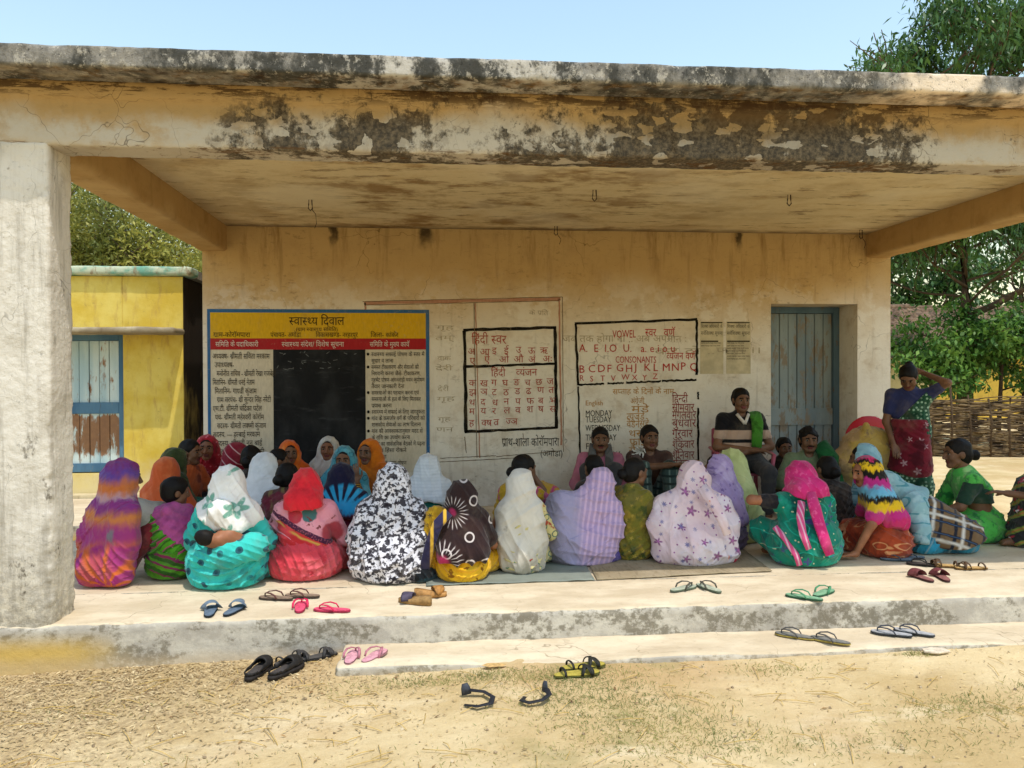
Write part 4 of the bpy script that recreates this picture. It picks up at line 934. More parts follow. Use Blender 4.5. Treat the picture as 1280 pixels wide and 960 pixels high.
def rotm(yaw, pitch=0, roll=0):                              # columns: right, forward, up
    return np.array(Matrix.Rotation(R(yaw), 3, 'Z') @ Matrix.Rotation(R(-pitch), 3, 'X') @ Matrix.Rotation(R(roll), 3, 'Y'))
class J: pass
A_ = lambda *a: np.array(a, float)

def sit(h=.76, w=1.0, lean=8, side=0, head=(0, 5, 0), legs='cross', hands=None, elb=None, twist=0):
    """joints of a person sitting on the floor, facing +y; h = top of head above the floor"""
    j = J(); s = h / .78; j.s = s; j.w = w; ln, sd = R(lean), R(side)
    j.pel = A_(0, 0, .115 * s); up = A_(math.sin(sd), math.sin(ln), math.cos(ln) * math.cos(sd)); up2 = A_(math.sin(sd * 1.2), math.sin(ln * 1.5), math.cos(ln * 1.5) * math.cos(sd))
    j.chest = j.pel + up * .25 * s; j.neck = j.chest + up2 * .165 * s; j.H = j.neck + up2 * .115 * s + A_(0, .02, 0)
    j.H[2] = h - .115 * s
    j.hs = s * .98; j.R = rotm(*head)
    tw = rotm(twist)
    for sg, n in ((-1, 'L'), (1, 'R')):
        j.__dict__['sh' + n] = j.neck + tw @ A_(sg * .15 * w * s, -.005, -.045 * s)
        j.__dict__['hip' + n] = j.pel + A_(sg * .085 * w * s, .02, -.01)
        if legs == 'cross': k, an, to = (sg * .27 * w, .25, .10), (-sg * .05, .33, .06), (-sg * .16, .36, .035)
        elif legs == 'up': k, an, to = (sg * .12, .30, .42), (sg * .10, .40, .07), (sg * .115, .52, .028)
        elif legs == 'squat': k, an, to = (sg * .17, .30, .33), (sg * .12, .24, .07), (sg * .14, .37, .028)
        elif legs == 'side': k, an, to = (sg * .08 + .22, .24, .10), (sg * .05 + .30, -.04, .06), (sg * .05 + .36, -.12, .04)
        elif legs == 'chair': k, an, to = (sg * .13, .40, .02), (sg * .12, .40, -.38), (sg * .13, .53, -.42)
        j.__dict__['kn' + n] = A_(*k) * s; j.__dict__['an' + n] = A_(*an) * s; j.__dict__['to' + n] = A_(*to) * s
        hd = (hands or {}).get(n); hd = A_(*hd) if hd is not None else A_(sg * .10, .33, .20) * s
        j.__dict__['ha' + n] = hd; sh = j.__dict__['sh' + n]; e = (elb or {}).get(n)
        if e is None:
            mid = (sh + hd) / 2; L = np.linalg.norm(hd - sh); off = math.sqrt(max(.003, (.265 * s) ** 2 - (L / 2) ** 2)); dr = A_(sg * .8, -.25, -.6); ax_ = (hd - sh) / max(L, .01); dr = dr - ax_ * (dr @ ax_); dr /= np.linalg.norm(dr); e = mid + dr * off
        j.__dict__['el' + n] = A_(*e)
    j.legs = legs; return j

def hand(v, wr, d, nrm, s=1., side=1, curl=.5, mid=0):
    """palm, four unequal fingers with knuckles, thumb from the side of the palm"""
    d = d / np.linalg.norm(d); nrm = nrm - d * (nrm @ d); nrm /= np.linalg.norm(nrm); r = np.cross(d, nrm) * side
    o = lambda a, b, c: wr + (d * a + r * b + nrm * c) * s
    v.cone(o(-.01, 0, 0), o(.02, 0, 0), .024 * s, .024 * s, .012, mid)
    for b in (-.024, -.008, .008, .024): v.cone(o(.02, b * .7, 0), o(.082, b, .002), .015 * s, .012 * s, .008, mid)
    for b, L in ((-.027, .058), (-.009, .072), (.009, .078), (.027, .068)):
        p0 = o(.086, b, .003); a1 = curl * .5; a2 = curl * 1.1; a3 = curl * 1.6
        p1 = p0 + (d * math.cos(a1) - nrm * math.sin(a1)) * L * .45 * s + r * b * .1; p2 = p1 + (d * math.cos(a2) - nrm * math.sin(a2)) * L * .32 * s; p3 = p2 + (d * math.cos(a3) - nrm * math.sin(a3)) * L * .24 * s
        v.cone(p0, p1, .0092 * s, .0085 * s, .003, mid); v.cone(p1, p2, .0085 * s, .0078 * s, .002, mid); v.cone(p2, p3, .0078 * s, .006 * s, .002, mid)
    t0 = o(.025, .03, 0); t1 = o(.055, .052, -.012 - .01 * curl); t2 = o(.085, .052, -.02 - .025 * curl)
    v.cone(t0, t1, .013 * s, .0105 * s, .006, mid); v.cone(t1, t2, .0105 * s, .008 * s, .002, mid)

def add_head(v, j, moust=False, mouth=0):
    h, M, s = j.H, j.R, j.hs; L = lambda x, y, z: h + M @ (A_(x, y, z) * s)
    v.ell(L(0, -.012, .032), A_(.074, .092, .083) * s, M, .02)
    v.cone(L(0, .028, .0), L(0, .042, -.07), .064 * s, .036 * s, .03)
    for q in (-1, 1):
        v.ell(L(q * .037, .055, -.022), A_(.028, .03, .03) * s, M, .02)
        v.cone(L(q * .05, .07, .034), L(q * .012, .085, .031), .011 * s, .011 * s, .012)
        v.ell(L(q * .031, .094, .013), A_(.02, .014, .013) * s, M, .01, cut=True)
        v.ell(L(q * .031, .0735, .013), A_(.0145, .0145, .0105) * s, M, .002, mid=1)
        v.ell(L(q * .031, .0805, .013), A_(.0085, .009, .0092) * s, M, 0, mid=2)
        v.cone(L(q * .047, .0785, .033), L(q * .016, .094, .036), .0052 * s, .0058 * s, .002, 4)
        v.ell(L(q * .075, -.004, .0), A_(.011, .024, .032) * s, M, .006)
        v.ell(L(q * .0125, .096, -.024), A_(.010, .012, .009) * s, M, .006)
        v.cone(L(q * .05, .03, -.055), L(q * .02, .06, -.083), .022 * s, .02 * s, .02)
    v.cone(L(0, .088, .024), L(0, .108, -.018), .009 * s, .0125 * s, .01)
    v.cone(L(-.019, .0815, -.049), L(.019, .0815, -.049), .0068 * s, None, .003, 3); v.cone(L(-.015, .081, -.0585), L(.015, .081, -.0585), .0075 * s, None, .003, 3)
    v.ell(L(0, .069, -.085), A_(.022, .018, .018) * s, M, .015)
    if moust: v.cone(L(-.026, .080, -.042), L(0, .0915, -.037), .0055 * s, .0075 * s, .003, 4); v.cone(L(.026, .080, -.042), L(0, .0915, -.037), .0055 * s, .0075 * s, .003, 4)
    v.cone(L(0, -.022, -.05), j.neck - A_(0, 0, .02), .05 * s, .052 * s, .03)

def make_body(j, parent, skin, fine=True, moust=False, hand_n=None, curl=None, feet=True, headh=.0075):
    s = j.s; pts = [j.pel, j.chest, j.H, j.knL, j.knR, j.anL, j.anR, j.toL, j.toR, j.elL, j.elR, j.haL, j.haR, j.shL, j.shR]
    lo = np.min(pts, 0) - .2; hi = np.max(pts, 0) + .2; bands = [(j.H - .15 * s, j.H + .15 * s, headh)]
    if fine:
        for n in 'LR':
            if fine is True or n in fine: bands.append((j.__dict__['ha' + n] - .13, j.__dict__['ha' + n] + .13, .0065))
    v = Vol(lo, hi, .0155, bands)
    for q in (-1, 1):
        v.cone(j.pel + A_(q * .06 * j.w * s, 0, 0), j.chest + A_(q * .06 * j.w * s, 0, .03), .095 * j.w * s, .082 * s, .06)
    v.cone(j.chest, j.neck - A_(0, 0, .03), .085 * s, .055 * s, .05); v.cone(j.shL, j.shR, .048 * s, None, .04)
    for n, q in (('L', -1), ('R', 1)):
        g = lambda k: j.__dict__[k + n]
        v.cone(g('hip'), g('kn'), .085 * s, .056 * s, .04); v.cone(g('kn'), g('an'), .054 * s, .036 * s, .02)
        f = g('to') - g('an'); v.cone(g('an'), g('an') + f * .25 - A_(0, 0, .01), .036 * s, .034 * s, .02); v.cone(g('an') + f * .1 - A_(0, 0, .015), g('to'), .032 * s, .026 * s, .015)
        fx = np.cross(f / np.linalg.norm(f), A_(0, 0, 1))
        for t in range(5): v.cone(g('to') + fx * (t - 2) * .014 * s, g('to') + f * (.2 - .02 * abs(t - 2)) + fx * (t - 2) * .016 * s, .010 * s, .009 * s, .004)
        v.cone(g('sh'), g('el'), .047 * s, .037 * s, .02); v.cone(g('el'), g('ha'), .037 * s, .024 * s, .02)
        d = g('ha') - g('el'); nn = (hand_n or {}).get(n, A_(0, 0, 1)); dd = nn[1] if isinstance(nn, tuple) else d; nn = nn[0] if isinstance(nn, tuple) else nn
        hand(v, g('ha'), A_(*dd), A_(*nn), s * 1.0, -q, (curl or {}).get(n, .45))
    add_head(v, j, moust)
    if j.legs != 'chair' and j.legs != 'stand': v.clip(lambda X, Y, Z: .004 - Z + 0 * X)
    return link('body', v.mesh('body'), [SKIN[skin], M_eye, M_iris, M_lip, M_hairline], parent)

# ---------------------------------------------------------------- garments (each its own mesh)
FINE = [True]
def folds(*fs, g=1.25):
    def fn(X, Y, Z):
        P = (X, Y, Z); out = 0
        for k, (ty, c, lam, amp) in enumerate(fs):
            wv = wob(P, 2.6, k) * .06 + wob(P, 7, k + 5) * .010
            if ty == 's': t = np.sqrt((X - c[0]) ** 2 + (Y - c[1]) ** 2 + (Z - c[2]) ** 2) + wv
            elif ty == 'r': t = np.arctan2(X - c[0] + wv * .5, np.abs(c[1] - Z) + .06) + wv * 1.2
            else: t = X * c[0] + Y * c[1] + Z * c[2] + wv
            if ty == 'r': amp_ = amp * np.clip((np.hypot(X - c[0], Z - c[1]) - .14) / .25, 0, 1)
            else: amp_ = amp
            r = np.abs(np.sin(t * math.pi / lam)); m = np.clip(.5 + .75 * wob(P, 5, k + 3), 0, 1.1)
            out = out + g * amp_ * (1.35 * (1 - r) ** 1.7 - .35) * m + amp * .3 * np.abs(wob(P, 9, k + 8)) ** .7
        return out
    return fn
def vol_for(j, pad=.24, h=.0125, extra=()):
    pts = [j.pel, j.chest, j.H, j.knL, j.knR, j.anL, j.anR, j.elL, j.elR, j.haL, j.haR] + [A_(*e) for e in extra]
    v = Vol(np.min(pts, 0) - pad, np.max(pts, 0) + pad, h)
    if FINE[0]: v.post = []
    return v
def g_torso(v, j, e, k=.08, sh=1):
    s = j.s
    for q in (-1, 1): v.cone(j.pel + A_(q * .075 * j.w * s, -.005, 0), j.chest + A_(q * .068 * j.w * s, 0, .02), .102 * j.w * s + e, .086 * s + e, k)
    if sh: v.cone(j.shL, j.shR, .05 * s + e, None, .06); v.cone(j.chest, j.neck, .085 * s + e, .052 * s + e, .06)
def g_arms(v, j, e, up=1.0, fore=0, only='LR'):
    s = j.s
    for n in only:
        g = lambda k: j.__dict__[k + n]
        v.cone(g('sh'), g('sh') + (g('el') - g('sh')) * up, .05 * s + e, .042 * s + e, .03)
        if fore: v.cone(g('el'), g('el') + (g('ha') - g('el')) * fore, .042 * s + e, .032 * s + e, .03)
def g_legs(v, j, e, k=.09):
    s = j.s; v.ell(j.pel + A_(0, .03, 0), A_(.19 * j.w, .16, .14) * s + e, None, k)
    for n in 'LR':
        g = lambda q: j.__dict__[q + n]
        v.cone(g('hip'), g('kn'), .095 * s + e, .068 * s + e, k); v.cone(g('kn'), g('an'), .066 * s + e, .055 * s + e, k)
    v.cone((j.knL + j.knR) / 2, (j.anL + j.anR) / 2, .09 * s + e, .06 * s + e, k)
    v.cone(j.pel, (j.knL + j.knR) / 2, .12 * s + e, .08 * s + e, k)
def g_veilhead(v, j, e=.014, back=.02):
    s = j.hs; L = lambda x, y, z: j.H + j.R @ (A_(x, y, z) * s)
    v.ell(L(0, -back, .022), A_(.082, .103, .096) * s + e, j.R, .03); v.ell(L(0, -.012, -.03), A_(.078, .085, .09) * s + e, j.R, .04)
    v.cone(L(0, -.03, -.03), j.neck + A_(0, -.02, -.01), .078 * s + e, .085 * s + e, .05)
    for sh in (j.shL, j.shR): v.cone(L(0, -.035, -.03), j.neck * .45 + sh * .55 + A_(0, -.02, .015), .064 * s + e, .048 * s + e, .05)
def cut_face(v, j, wd=.068, ht=.098, dep=.11, low=-.005):
    s = j.hs; v.ell(j.H + j.R @ (A_(0, dep, low) * s), A_(wd, .088, ht) * s, j.R, .012, cut=True)
def floorclip(v): v.clip(lambda X, Y, Z: .004 - Z + 0 * X)

def skirt(j, P, mat, name='sari_skirt', e=.018, f=None, h=.0135, bulk=None):
    v = vol_for(j, h=h); g_legs(v, j, e)
    if bulk: v.ell(bulk[0], bulk[1], None, .08)
    v.disp(f or folds(('s', (0, -.1, .55), .045, .010), ('d', (.8, .5, .4), .06, .006)))
    floorclip(v); return link(name, v.mesh(name), mat, P)
def torso_cloth(j, P, mat, name='sari_drape', e=.018, arms=(), f=None, clip=None, legs=0, h=.0125, k=.08, up=1.0, fore=0):
    v = vol_for(j, h=h); g_torso(v, j, e, k)
    if arms: g_arms(v, j, e, up, fore, arms)
    if legs: g_legs(v, j, e)
    v.disp(f or folds(('s', (-.16, -.05, .56), .05, .009), ('d', (.5, .3, .9), .05, .005)))
    if clip: v.clip(clip)
    floorclip(v); return link(name, v.mesh(name), mat, P)
def blouse(j, P, mat, up=.75, only='LR', e=.009):
    v = vol_for(j); g_torso(v, j, e, .06); g_arms(v, j, e, up, 0, only); zc = j.chest[2] - .06
    v.clip(lambda X, Y, Z: zc - Z + 0 * X); v.disp(folds(('d', (.4, .3, 1), .05, .003))); return link('blouse', v.mesh('blouse'), mat, P)
def veil(j, P, mat, drop=.35, e=.016, wide=1.1, f=None, clip=None, face=True, back=.05, name='head_veil', tail=None, facekw={}, h=.0115, front=True):
    """cloth over the head that falls over shoulders and back down to z = drop"""
    v = vol_for(j, h=h); s = j.s; g_veilhead(v, j, e)
    v.cone(j.shL, j.shR, .058 * s + e, None, .06); v.cone(j.neck + A_(0, -.02, .02), j.chest + A_(0, -.02, .03), .08 * s + e, .10 * s + e, .06)
    for q in (-1, 1):
        b = j.chest * .4 + j.pel * .6; b = A_(b[0] + q * .085 * wide * j.w * s, b[1] - back, drop + .04); v.cone(j.chest + A_(q * .07 * j.w * s, -.02, .03), b, .095 * s + e, .09 * wide * s + e, .06)
        n = 'L' if q < 0 else 'R'; sh = j.__dict__['sh' + n]; el = j.__dict__['el' + n]; v.cone(sh, sh + (el - sh) * .7, .055 * s + e, .05 * s + e, .05)
    if tail: 
        for a, b, ra, rb in tail: v.cone(a, b, ra, rb, .02)
    v.disp(f or folds(('r', (j.H[0], j.H[2] + .12), .17, .009), ('d', (.9, .2, .45), .06, .006)))
    if face: cut_face(v, j, **facekw)
    v.clip(lambda X, Y, Z: drop + .03 * wob((X, Y, Z), 9) - Z)
    if clip: v.clip(clip)
    floorclip(v); return link(name, v.mesh(name), mat, P)
def cloak(j, P, mat, e=.02, f=None, face=True, legs=True, arms=True, name='shawl', clip=None, widen=0, h=.012, facekw={}, more=()):
    """one big cloth over head and whole body down to the floor"""
    v = vol_for(j, h=h); s = j.s; g_veilhead(v, j, e); g_torso(v, j, e + .004, .06)
    if arms: g_arms(v, j, e, 1, .8)
    if legs: g_legs(v, j, e - .012)
    v.ell(j.pel + A_(0, -.01, .01), A_(.155 * j.w + widen, .15, .15) * s + e, None, .08)
    for q, sh in ((-1, j.shL), (1, j.shR)):
        o = A_(q * (.025 + widen) * s, .0, -.02 * s); b = A_(j.pel[0] + q * (.165 * j.w + widen) * s, .0, .09 * s); m_ = (sh + o) * .55 + b * .45 + A_(q * .02, -.012, 0)
        v.cone(sh + o, m_, .052 * s + e, .078 * s + e, .045); v.cone(m_, b, .078 * s + e, .085 * s + e, .045)
    v.cone(j.shL + A_(0, -.03, -.05), j.shR + A_(0, -.03, -.05), .068 * s + e, None, .05)
    for a, b, ra, rb in more: v.cone(a, b, ra, rb, .06)
    v.disp(f or folds(('r', (j.H[0], j.H[2] + .1), .15, .012), ('s', (-.2, -.1, .5), .075, .008)))
    if face: cut_face(v, j, **facekw)
    if clip: v.clip(clip)
    floorclip(v); return link(name, v.mesh(name), mat, P)
def strip(P, mat, pts, wd, th=.012, name='veil_tail', up=(0, -1, 0)):        # a flat hanging band of cloth along pts
    v_ = MB(); v_.tube(pts, [wd] * len(pts) if not hasattr(wd, '__len__') else wd, 12, th / (wd if not hasattr(wd, '__len__') else wd[0]), up); return v_.build(name, mat, P)
def hair(j, P, kind='bun', vol=.009):
    s = j.hs; L = lambda x, y, z: j.H + j.R @ (A_(x, y, z) * s); v = Vol(j.H - .24, j.H + .22, .009)
    v.ell(L(0, -.014, .036), A_(.076, .095, .085) * s + vol, j.R, .01)
    if kind != 'short': v.ell(L(0, -.05, -.02), A_(.068, .055, .06) * s + vol, j.R, .03)
    else: v.ell(L(0, -.045, -.005), A_(.066, .05, .06) * s + vol, j.R, .03)
    v.ell(L(0, .105, -.022), A_(.076, .088, .093) * s, j.R, .03, cut=True)
    for q in (-1, 1): v.ell(L(q * .09, .03, -.05), A_(.03, .06, .05) * s, j.R, .01, cut=True); v.ell(L(q * .085, .0, -.005), A_(.02, .03, .035) * s, j.R, .006, cut=True)
    if kind == 'bun': v.ell(L(0, -.135, -.02), A_(.048, .042, .045) * s, j.R, .012)
    if kind == 'topbun': v.ell(L(0, -.10, .075), A_(.042, .04, .04) * s, j.R, .012)
    if kind == 'curly': v.disp(lambda X, Y, Z: .010 * wob((X, Y, Z), 42, 1) + .006 * wob((X, Y, Z), 80, 4))
    else: v.disp(lambda X, Y, Z: .004 * wob((X, Y, Z), 38, 1) + .002 * wob((X, Y, Z), 75, 3))
    return link('hair', v.mesh('hair'), M_hair, P)
def person(label, x, y, rz=0, z=0.0): return thing('person', label, 'person', (x, y, z), R(rz), 'people sitting on the verandah')
# ---------------------------------------------------------------- the people, front row first
M_navy = cloth('navy_blouse', '2a2f55'); M_dark = cloth('dark_cloth', '2b2523', Bl('4a3f38', 14, .5, .6)); M_maroon = cloth('maroon_cloth', '5c2029', Bl('7a3038', 9, .45, .65))

# tie-dye woman beside the pillar
P = person('woman in purple and orange tie-dye veil squatting beside the left pillar', -2.17, 5.44, -38)
j = sit(.785, .80, 10, 0, (-22, 4, 0), 'up', hands=dict(L=(-.04, .20, .3), R=(.0, .20, .3)), elb=dict(L=(-.14, .04, .3), R=(.13, .04, .3))); j.knL[2] = j.knR[2] = .34; make_body(j, P, 2, fine=False)
tie = cloth('tie_dye_purple_orange', 'c4622e', Bd((0, 0, 1), [(.27, 'a03a76', .06), (.40, 'c97c40', .04), (.47, '84347a', .04), (.56, 'b79aa6', .02), (.585, 'c4703a', .03), (.67, '5f4090', .04), (.74, '7c2a64', .04)], .17, 5, jag=.05),
    Bd((1, 0, 0), [(-.02, '6a7f78', .015), (.02, 'a0307a', .03)], .24, 4) if False else Spike('9c3076', (.16, .0), 1.9, .02, .30, .7), Bl('c06030', 4, .52, .66, (1, 1, .4), .6), Bl('5a3a8a', 6, .62, .7, (1, 1, .5), .7, off=3), Bl('6a7f78', 5, .66, .72, (1, 1, .4), .7, off=7), crease=.9)
cloak(j, P, tie, .014, folds(('d', (.75, .2, .6), .05, .009), ('r', (0, .85), .2, .010)), facekw=dict(wd=.066), legs=False, arms=True, widen=.0)
cloak(j, P, tie, .021, folds(('d', (.75, .2, .6), .05, .009), ('r', (0, .85), .2, .010)), facekw=dict(wd=.066), legs=False, name='veil_fold', clip=lambda X, Y, Z: X * .7 - (Z - .38) * .8 + .01 * np.sin(Z * 24))
skirt(j, P, cloth('maroon_skirt', '5a1e24', Bl('7a2a2e', 12, .5, .6)), 'skirt', -.012)
v = vol_for(j); v.cone((.02, .20, .47), (.05, .38, .37), .07, .09, .08); v.cone((.05, .38, .37), (.10, .46, .15), .09, .06, .08); v.cone((-.10, .36, .36), (.02, .46, .16), .10, .07, .08); v.cone((.05, .2, .42), (.10, .40, .14), .06, .05, .08)
v.disp(folds(('d', (.9, .2, .35), .08, .010))); link('lap_cloth', v.mesh('lap_cloth'), cloth('grey_white_cloth', 'a9a8a0', Bl('8f9088', 5, .45, .6)), P)

# short-haired one in magenta and green
P = person('short-haired person in magenta wrap and green sari looking right', -1.80, 5.57, -15)
j = sit(.655, .74, 5, 0, (-45, 6, 0), 'cross'); make_body(j, P, 2, fine=False)
skirt(j, P, cloth('green_striped_skirt', '4f8a22', St('7d2c52', (.3, .2, 1), 16, .3, .08), St('2f5a1a', (.3, .2, 1), 11, .3, .1)), e=.012, f=folds(('s', (.12, -.1, .5), .04, .012)))
torso_cloth(j, P, cloth('magenta_wrap', 'b0508c', Bl('8a3a72', 6, .45, .62)), e=.02, arms='LR', clip=lambda X, Y, Z: .13 + .25 * np.clip(X + .1, -.2, .3) - Z)
torso_cloth(j, P, cloth('green_drape', '4f9a24', St('a23f6a', (-.6, 0, 1), 13, .25, .05), St('356c18', (-.6, 0, 1), 19, .3, .08)), 'green_drape', .03, 'L', folds(('s', (-.15, -.1, .52), .04, .013)), lambda X, Y, Z: np.maximum(Z - (.42 - .9 * np.maximum(X + .1, -.2)), .10 - Z))
v = vol_for(j); 
for q in (-1, 1): v.cone(j.neck + A_(0, -.05, .0), j.neck + A_(q * .08, .04, .0), .045, .045, .03)
v.disp(folds(('d', (.3, .2, 1), .03, .008))); link('scarf', v.mesh('scarf'), bpy.data.materials['magenta_wrap'], P); hair(j, P, 'short', .016)

# aqua sari with baby
P = person('woman in aqua sari and white green-flowered veil carrying a baby', -1.38, 5.32, -4)
j = sit(.75, .92, 6, 1, (-14, 8, 0), 'cross'); make_body(j, P, 1, fine=False)
aq = cloth('aqua_sari', '38b8ae', Dt('2a5a66', 9, .22, .2), Dt('1f4350', 9, .1, .2), Bl('2a9a92', 5, .5, .66), crease=.9)
skirt(j, P, aq, e=.02, bulk=((.01, .0, .14), (.235, .17, .19)), f=folds(('s', (.05, -.2, .62), .05, .016), ('d', (.8, .3, .2), .06, .006)))
torso_cloth(j, P, aq, e=.024, arms='LR', up=.95, f=folds(('s', (.06, -.15, .62), .06, .014)), k=.07)
blouse(j, P, cloth('blue_blouse', '1a7aa8'), .85, e=.016)
wf = cloth('white_green_flowers', 'dfdcd6', Fl('5c9a86', 5.5, .30, 5, 2.2, inner='d2dbd0'), Bl('a9c2b4', 12, .66, .7), base2='eceae6')
v = vol_for(j); v.cone((.07, -.14, .245), (.22, -.09, .27), .085, .09, .04); v.cone((-.12, -.12, .2), (.08, -.15, .22), .06, .08, .04); v.disp(folds(('d', (.3, .2, 1), .04, .009))); link('baby_sling', v.mesh('baby_sling'), aq, P)
veil(j, P, wf, .36, .02, 1.0, clip=lambda X, Y, Z: np.maximum(.30 + .75 * np.abs(X - .08) - Z, -.0 * X - 1), tail=[(A_(.02, -.13, .5), A_(.10, -.145, .36), .08, .03)])
torso_cloth(j, P, cloth('cream_check_border', 'd9cfb4', St('20242a', (1, 0, 0), 18, .4), St('d9cfb4', (0, 0, 1), 30, .5)), 'sari_border', .0305, (), None, lambda X, Y, Z: np.maximum(np.abs(Z - .255 - .06 * X) - .014, Y - .06))
B = person('baby with dark hair slung in the aqua sari on the woman\'s back', -1.39, 5.135, 0, .21)
jb = J(); jb.s = .45; jb.w = 1.0; jb.hs = .56; jb.legs = 'stand'; jb.R = rotm(10, 20, -65)
jb.H = A_(-.05, .0, .13); jb.neck = A_(.0, .01, .125); jb.chest = A_(.065, .03, .115); jb.pel = A_(.14, .07, .07)
for n, q in (('L', -1), ('R', 1)):
    for k, vv in dict(sh=(.02, .02 + q * .04, .125), el=(.07, .05 + q * .05, .06), ha=(.03, .09 + q * .03, .05), hip=(.14, .07 + q * .03, .06), kn=(.10, .13 + q * .03, .02), an=(.16, .12 + q * .03, .0), to=(.2, .13 + q * .03, .0)).items(): jb.__dict__[k + n] = A_(*vv)
make_body(jb, B, 0, fine=False, headh=.006); hair(jb, B, 'short', .006)
B['group'] = 'babies carried by the women'

# red veil, pink shawl
P = person('woman in bright red head veil and pink rose-printed blouse shawl', -.90, 5.47, 2)
j = sit(.715, 1.0, 6, 1, (-6, 3, 0), 'cross'); make_body(j, P, 0, fine=False)
skirt(j, P, cloth('coral_sari', 'c9404c', Bl('d8606a', 4, .45, .65), Bl('b83440', 12, .52, .66), crease=.9), e=.02, bulk=((0, .02, .12), (.25, .18, .15)), f=folds(('d', (.9, .3, .15), .055, .010), ('s', (0, -.2, .5), .05, .006)))
torso_cloth(j, P, cloth('pink_rose_print', 'd98a98', Spot('3f6a6a', (.045, .44), .045, .01), Spot('b83444', (-.05, .43), .045, .01), Bl('7a3a3a', 18, .62, .66), Spot('a8404a', (.19, .30), .06, .02), base2='e09aa6'), 'shawl', .024, 'LR', folds(('d', (.7, .2, .8), .06, .007)), lambda X, Y, Z: .19 - .55 * np.minimum(X, .13) - Z)
torso_cloth(j, P, cloth('red_gold_band', 'bb2d32', St('c9a24c', (.55, 0, 1), 5.2, .07, .06), Bl('d8444a', 6, .5, .6)), 'sari_drape', .031, (), folds(('d', (.5, 0, 1), .05, .006)), lambda X, Y, Z: np.maximum(np.abs(Z - (.245 - .55 * X)) - .072, Y - .10))
torso_cloth(j, P, cloth('dark_maroon_border', '4a1f3a', Dt('8a4a5a', 60, .3)), 'sari_border', .035, (), folds(('d', (.5, 0, 1), .05, .004)), lambda X, Y, Z: np.maximum(np.abs(Z - (.33 - .55 * X)) - .02, Y - .10))
veil(j, P, cloth('red_veil', 'cf2430', Bl('b01c28', 6, .5, .65)), .475, .016, .75, clip=lambda X, Y, Z: np.abs(X) - .125)

# black and white cloak
P = person('woman wrapped in black and white blotch-printed shawl', -.32, 5.345, -12)
j = sit(.735, .98, 9, 0, (-6, 8, 0), 'squat'); make_body(j, P, 1, fine=False)
bw = cloth('black_white_blotch', 'd2d0d6', Bl('211d27', 24, .50, .54, (1, 1, 1.5), .95, 4), Bl('211d27', 52, .57, .61, (1, 1, .6), .9, 2), Bl('1b1720', 7, .60, .63, (1, .6, 1), .9, 5), crease=.8)
cloak(j, P, bw, .018, folds(('r', (0, .80), .17, .014), ('s', (-.2, -.1, .55), .08, .010)), clip=lambda X, Y, Z: X - .5, widen=.02)
cloak(j, P, bw, .027, folds(('r', (0, .80), .17, .014), ('s', (-.2, -.1, .55), .08, .010)), name='shawl_fold', clip=lambda X, Y, Z: X * .9 - (Z - .32) * .8 + .012 * np.sin(Z * 22), widen=.02)
v = vol_for(j); v.cone((.22, -.03, .05), (.30, .12, .04), .07, .05, .05); v.disp(folds(('d', (.5, .5, .6), .04, .008))); floorclip(v); link('skirt_hem', v.mesh('skirt_hem'), cloth('teal_black_hem', '2b4a54', Bl('15181c', 8, .45, .55)), P)

# white veil, teal sari (middle)
P = person('woman in plain white veil over teal sari in front of the chart gap', -.09, 6.68, -10)
j = sit(.68, .9, 4, 0, (-8, 0, 0), 'cross'); make_body(j, P, 1, fine=False)
skirt(j, P, cloth('teal_sari', '1f6a62', Bl('2a7a70', 9, .45, .6))); torso_cloth(j, P, bpy.data.materials['teal_sari'], arms='LR')
veil(j, P, cloth('white_veil', 'd2d6da', Bl('bcc3ca', 3, .45, .65), St('c0c6cc', (0, 0, 1), 40, .3, 0, .2, .4)), .30, .022, 1.15, folds(('s', (0, .1, .70), .05, .006), ('d', (.9, .2, .1), .06, .006)))

# dark brown tie-dye veil, yellow sari
P = person('woman in dark brown tie-dye veil with white rings over yellow sari', .16, 5.28, 3)
j = sit(.63, .92, 8, 0, (-6, 12, 0), 'cross'); make_body(j, P, 0, fine=False)
skirt(j, P, cloth('yellow_sari', 'd19a12', Bl('e0b02a', 5, .4, .6), Bl('8a5a10', 15, .60, .66), crease=.9), e=.006, f=folds(('s', (.1, -.2, .5), .035, .012)))
dk = cloth('brown_tie_dye', '2a1c1e', Rg('cbc0bc', 6.2, .13, .19, .75, 2.3), Spike('c4b8b4', (-.15, .15), 4.0, .06, .15, .22), Spot('a82a56', (-.15, .15), .03, .04), Spike('c4b8b4', (-.07, .46), 3.4, .04, .11, .22), Spot('a02a50', (-.065, .455), .012, .02), base2='33211f')
veil(j, P, dk, .15, .022, 1.12, folds(('r', (-.05, .62), .2, .010), ('d', (.8, .2, .5), .07, .007)), back=.07, clip=lambda X, Y, Z: (.10 + .55 * np.abs(X - .0) ** 1.4) - Z)
strip(P, cloth('navy_gold_border', '2a2745', St('d0a63a', (1, 0, 0), 12, .25)), [(-.10, -.10, .47), (-.17, -.12, .40), (-.215, -.10, .28), (-.25, -.05, .12), (-.27, .0, .02)], .034, .01, 'sari_border')
v = vol_for(j); v.cone((-.17, .02, .42), (-.24, .06, .1), .075, .07, .05); v.disp(folds(('d', (.9, .2, .3), .03, .008))); floorclip(v); link('sari_drape', v.mesh('sari_drape'), cloth('mustard_print', 'c59a22', Fl('3f3a2c', 12, .22, 6), Bl('a87f1c', 9, .5, .6)), P)

